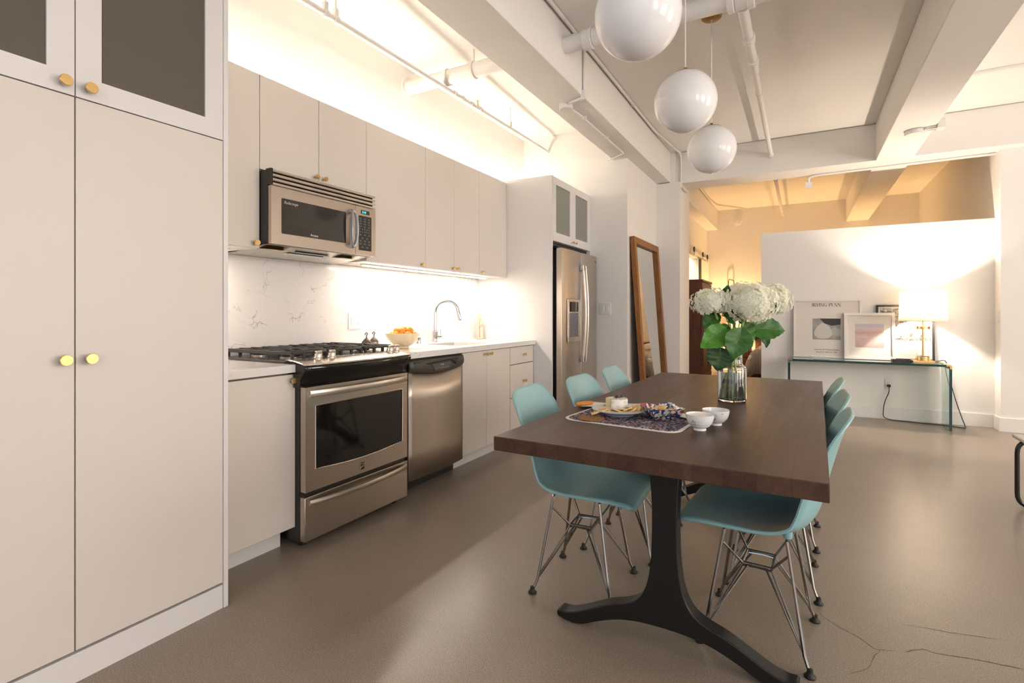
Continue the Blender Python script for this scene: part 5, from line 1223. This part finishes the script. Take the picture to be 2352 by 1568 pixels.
part('frieze', MB().box(ax1 - .02, ax1, ay0 + .012, ay1 - .012, ah - .09, ah - .01), WALNUT, t)
for y in (ay0 + .03, ay1 - .03):
    for x in (ax0 + .03, ax1 - .04): part('leg', MB().box(x - .025, x + .025, y - .025, y + .025, 0, .10), WALNUT, t)
t = thing('sliding_door', (-1.61, 10.38, 0), 'white sliding barn door hung from a rail in the bedroom', 'door')
part('panel', MB().box(-1.630, -1.594, 9.94, 10.80, .02, 2.155), WALL, t)
part('edge_trim', MB().box(-1.632, -1.592, 9.925, 9.945, .02, 2.155), M('dark_door_edge', (.10, .075, .05), .6), t)
part('rail', MB().box(-1.606, -1.598, 8.95, 10.86, 2.180, 2.225), PIPEM, t)
for y in (9.20, 10.10, 10.62):
    w_o = part('roller', MB().lathe([(.045, -.010), (.045, .010)], (-1.590, y, 2.250), 20, 'x'), BLACKP, t)
    part('hanger_strap', MB().box(-1.590, -1.584, y - .018, y + .018, 2.15, 2.26), GREYM, w_o)
area('closet_lamp_glow', (-2.3, 9.3, 3.0), (0, 0, 0), .5, .5, 26, (1.0, .78, .52))
t = thing('closet_ceiling_lamp', (-2.3, 9.3, ZC), 'small flush ceiling lamp in the closet beyond the sliding door', 'lamp')
part('diffuser', MB().lathe([(.0, -.09), (.10, -.08), (.15, -.04), (.16, 0)], (-2.3, 9.3, ZC), 28), OPAL, t)
t = thing('bed', (.1, 9.8, 0), 'bed with grey quilt seen past the partition edge', 'bed')
part('bed_frame', MB().box(-.74, .86, 8.72, 10.80, .12, .30), WALNUT, t, bevel=.01)
part('headboard', MB().box(-.76, .88, 10.80, 10.86, .0, .745), WALNUT, t, bevel=.008)
for x in (-.68, .80):
    for y in (8.80, 10.7): part('leg', MB().box(x - .03, x + .03, y - .03, y + .03, 0, .12), WALNUT, t)
part('mattress', MB().box(-.72, .84, 8.74, 10.78, .30, .52), CLOTHW, t, bevel=.04)
def m_quilt():
    m = M('grey_quilt', (.36, .32, .29), .85); v = coords(m, (1, 1, 1)); nt, N, L, b = nodes(m); w = N.new('ShaderNodeTexWave'); w.inputs['Scale'].default_value = 14; w.inputs['Distortion'].default_value = 2.5; L.new(v, w.inputs['Vector'])
    setin(m, 'Base Color', ramp(m, w.outputs['Fac'], [(.0, (.24, .21, .19)), (.35, (.38, .34, .31)), (1, (.42, .38, .35))])); bump(m, w.outputs['Fac'], .5, .01); return m
QUILT = m_quilt()
qm = MB()
qm.grid(lambda u, v: (-.78 + 1.68 * u, 8.66 + 1.75 * v, .575 - .34 * max(0, 1 - u / .10) ** 2 - .34 * max(0, 1 - (1 - u) / .10) ** 2 - .34 * max(0, 1 - v / .10) ** 2 + .008 * math.sin(9 * u + 4 * v)), 40, 30)
part('quilt', qm, QUILT, t, solid=.02)
for x in (-.30, .42): part('pillow', MB().ball((x, 10.58, .63), .30, 20, 12, (1.05, .62, .33)), CLOTHW, t)
t = ns = thing('nightstand', (-1.02, 10.55, 0), 'red brown wooden nightstand beside the bed', 'nightstand')
part('body', MB().box(-1.24, -.82, 10.36, 10.80, .16, .535), WALNUT, t); part('top', MB().box(-1.26, -.80, 10.34, 10.82, .535, .56), WALNUT, t, bevel=.003)
for z0, z1 in ((.18, .34), (.36, .52)):
    d = part('drawer', MB().box(-1.22, -.84, 10.345, 10.36, z0, z1), WALNUT, t, bevel=.002); part('knob', MB().lathe([(.008, 0), (.008, -.012), (.014, -.016), (.014, -.024)], (-1.03, 10.345, (z0 + z1) / 2), 12, 'y'), BRASS, d)
for x in (-1.21, -.85):
    for y in (10.39, 10.77): part('leg', MB().box(x - .02, x + .02, y - .02, y + .02, 0, .16), WALNUT, t)
bx_, by_, bz_ = -1.10, 10.56, .5605
t = thing('bedside_lamp', (bx_, by_, bz_), 'glowing bedside lamp with white shade on the nightstand', 'lamp')
part('base', MB().lathe([(.075, 0), (.075, .012), (.030, .030), (.045, .09), (.060, .15), (.040, .22), (.012, .25), (.010, .30)], (bx_, by_, bz_), 24), PORC, t)
sh = MB().lathe([(.165, .27), (.115, .49)], (bx_, by_, bz_), 40); sh.f = [f for f in sh.f if len(f) == 4]; part('shade', sh, SHADE, t, solid=.0015)
part('bulb', MB().ball((bx_, by_, bz_ + .36), .03, 14, 8), BULB, t)
point('bedside_lamp_glow', (bx_, by_, bz_ + .40), P_BED, AMBER, .04)
def dup_to(root, dx, label):
    c = copytree(root); c.location.x += dx; c['label'] = label; return c
dup_to(t, 2.42, 'second bedside lamp on the far side of the bed')
point('bedside_lamp_glow', (bx_ + 2.42, by_, bz_ + .40), P_BED, AMBER, .04)
dup_to(ns, 2.42, 'second nightstand on the far side of the bed')
q = px(1680, 668, Y=10.86)
solo('wall_hook', MB().tube([(q.x - .05, 10.85, q.z - .16), (q.x - .05, 10.84, q.z + .20), (q.x - .035, 10.82, q.z + .225), (q.x + .035, 10.80, q.z + .205), (q.x + .05, 10.80, q.z + .18), (q.x + .05, 10.82, q.z - .02)], .008, 8), M('bronze_wire', (.20, .12, .06), .4, .8), 'thin bronze loop on the bedroom back wall', 'hook')

# ------------------------------------------------------------------ cantilever chair at the right edge
ex, ey = 1.130, 4.19
TUBEB = M('black_tube', (.008, .008, .009), .18, 0, .6)
t = thing('cantilever_chair', (ex + .25, ey - .25, 0), 'black tubular cantilever chair with cane seat at the right', 'chair')
R_ = .012; sy0, sy1 = ey - .46, ey
def rc(P, r=.06):
    # round the corners of a polyline
    P = [Vector(p) for p in P]; out = [P[0]]
    for i in range(1, len(P) - 1):
        a, b, c = P[i - 1], P[i], P[i + 1]; u = (a - b).normalized(); v = (c - b).normalized(); s = min(r, (a - b).length * .49, (c - b).length * .49)
        for k in range(7): q = k / 6; out.append((b + u * s) * (1 - q) ** 2 + b * 2 * q * (1 - q) + (b + v * s) * q ** 2)
    out.append(P[-1]); return out
for y in (sy0, sy1):
    part('side_tube', MB().tube(rc([(ex + .52, y, .80), (ex + .46, y, .408), (ex, y, .405), (ex, y, R_), (ex + .50, y, R_)], .075), R_, 14), TUBEB, t)
part('rear_tube', MB().tube([(ex + .50, sy0, R_), (ex + .50, sy1, R_)], R_, 12), TUBEB, t)
m = M('cane_weave', (.42, .25, .10), .6); v = coords(m); nz_ = noise(m, v, 160, 2); setin(m, 'Base Color', ramp(m, nz_, [(.4, (.22, .11, .04)), (.6, (.55, .34, .15))]))
st = part('seat', MB().box(ex + .0, ex + .45, sy0 + .02, sy1 - .02, .418, .432), m, t)
for a in ((ex - .02, ex + .045, sy0 - .02, sy1 + .02), (ex + .405, ex + .46, sy0 - .02, sy1 + .02), (ex + .045, ex + .405, sy0 - .02, sy0 + .03), (ex + .045, ex + .405, sy1 - .03, sy1 + .02)): part('seat_rail', MB().box(*a, .418, .440), M('pale_seat_rail', (.66, .62, .56), .4) if 'pale_seat_rail' not in bpy.data.materials else bpy.data.materials['pale_seat_rail'], st, bevel=.008)
part('backrest', MB().obox((ex + .50, (sy0 + sy1) / 2, .70), (.012, 0, -.002), (0, .24, 0), (.015, 0, .12)), m, t, bevel=.008)
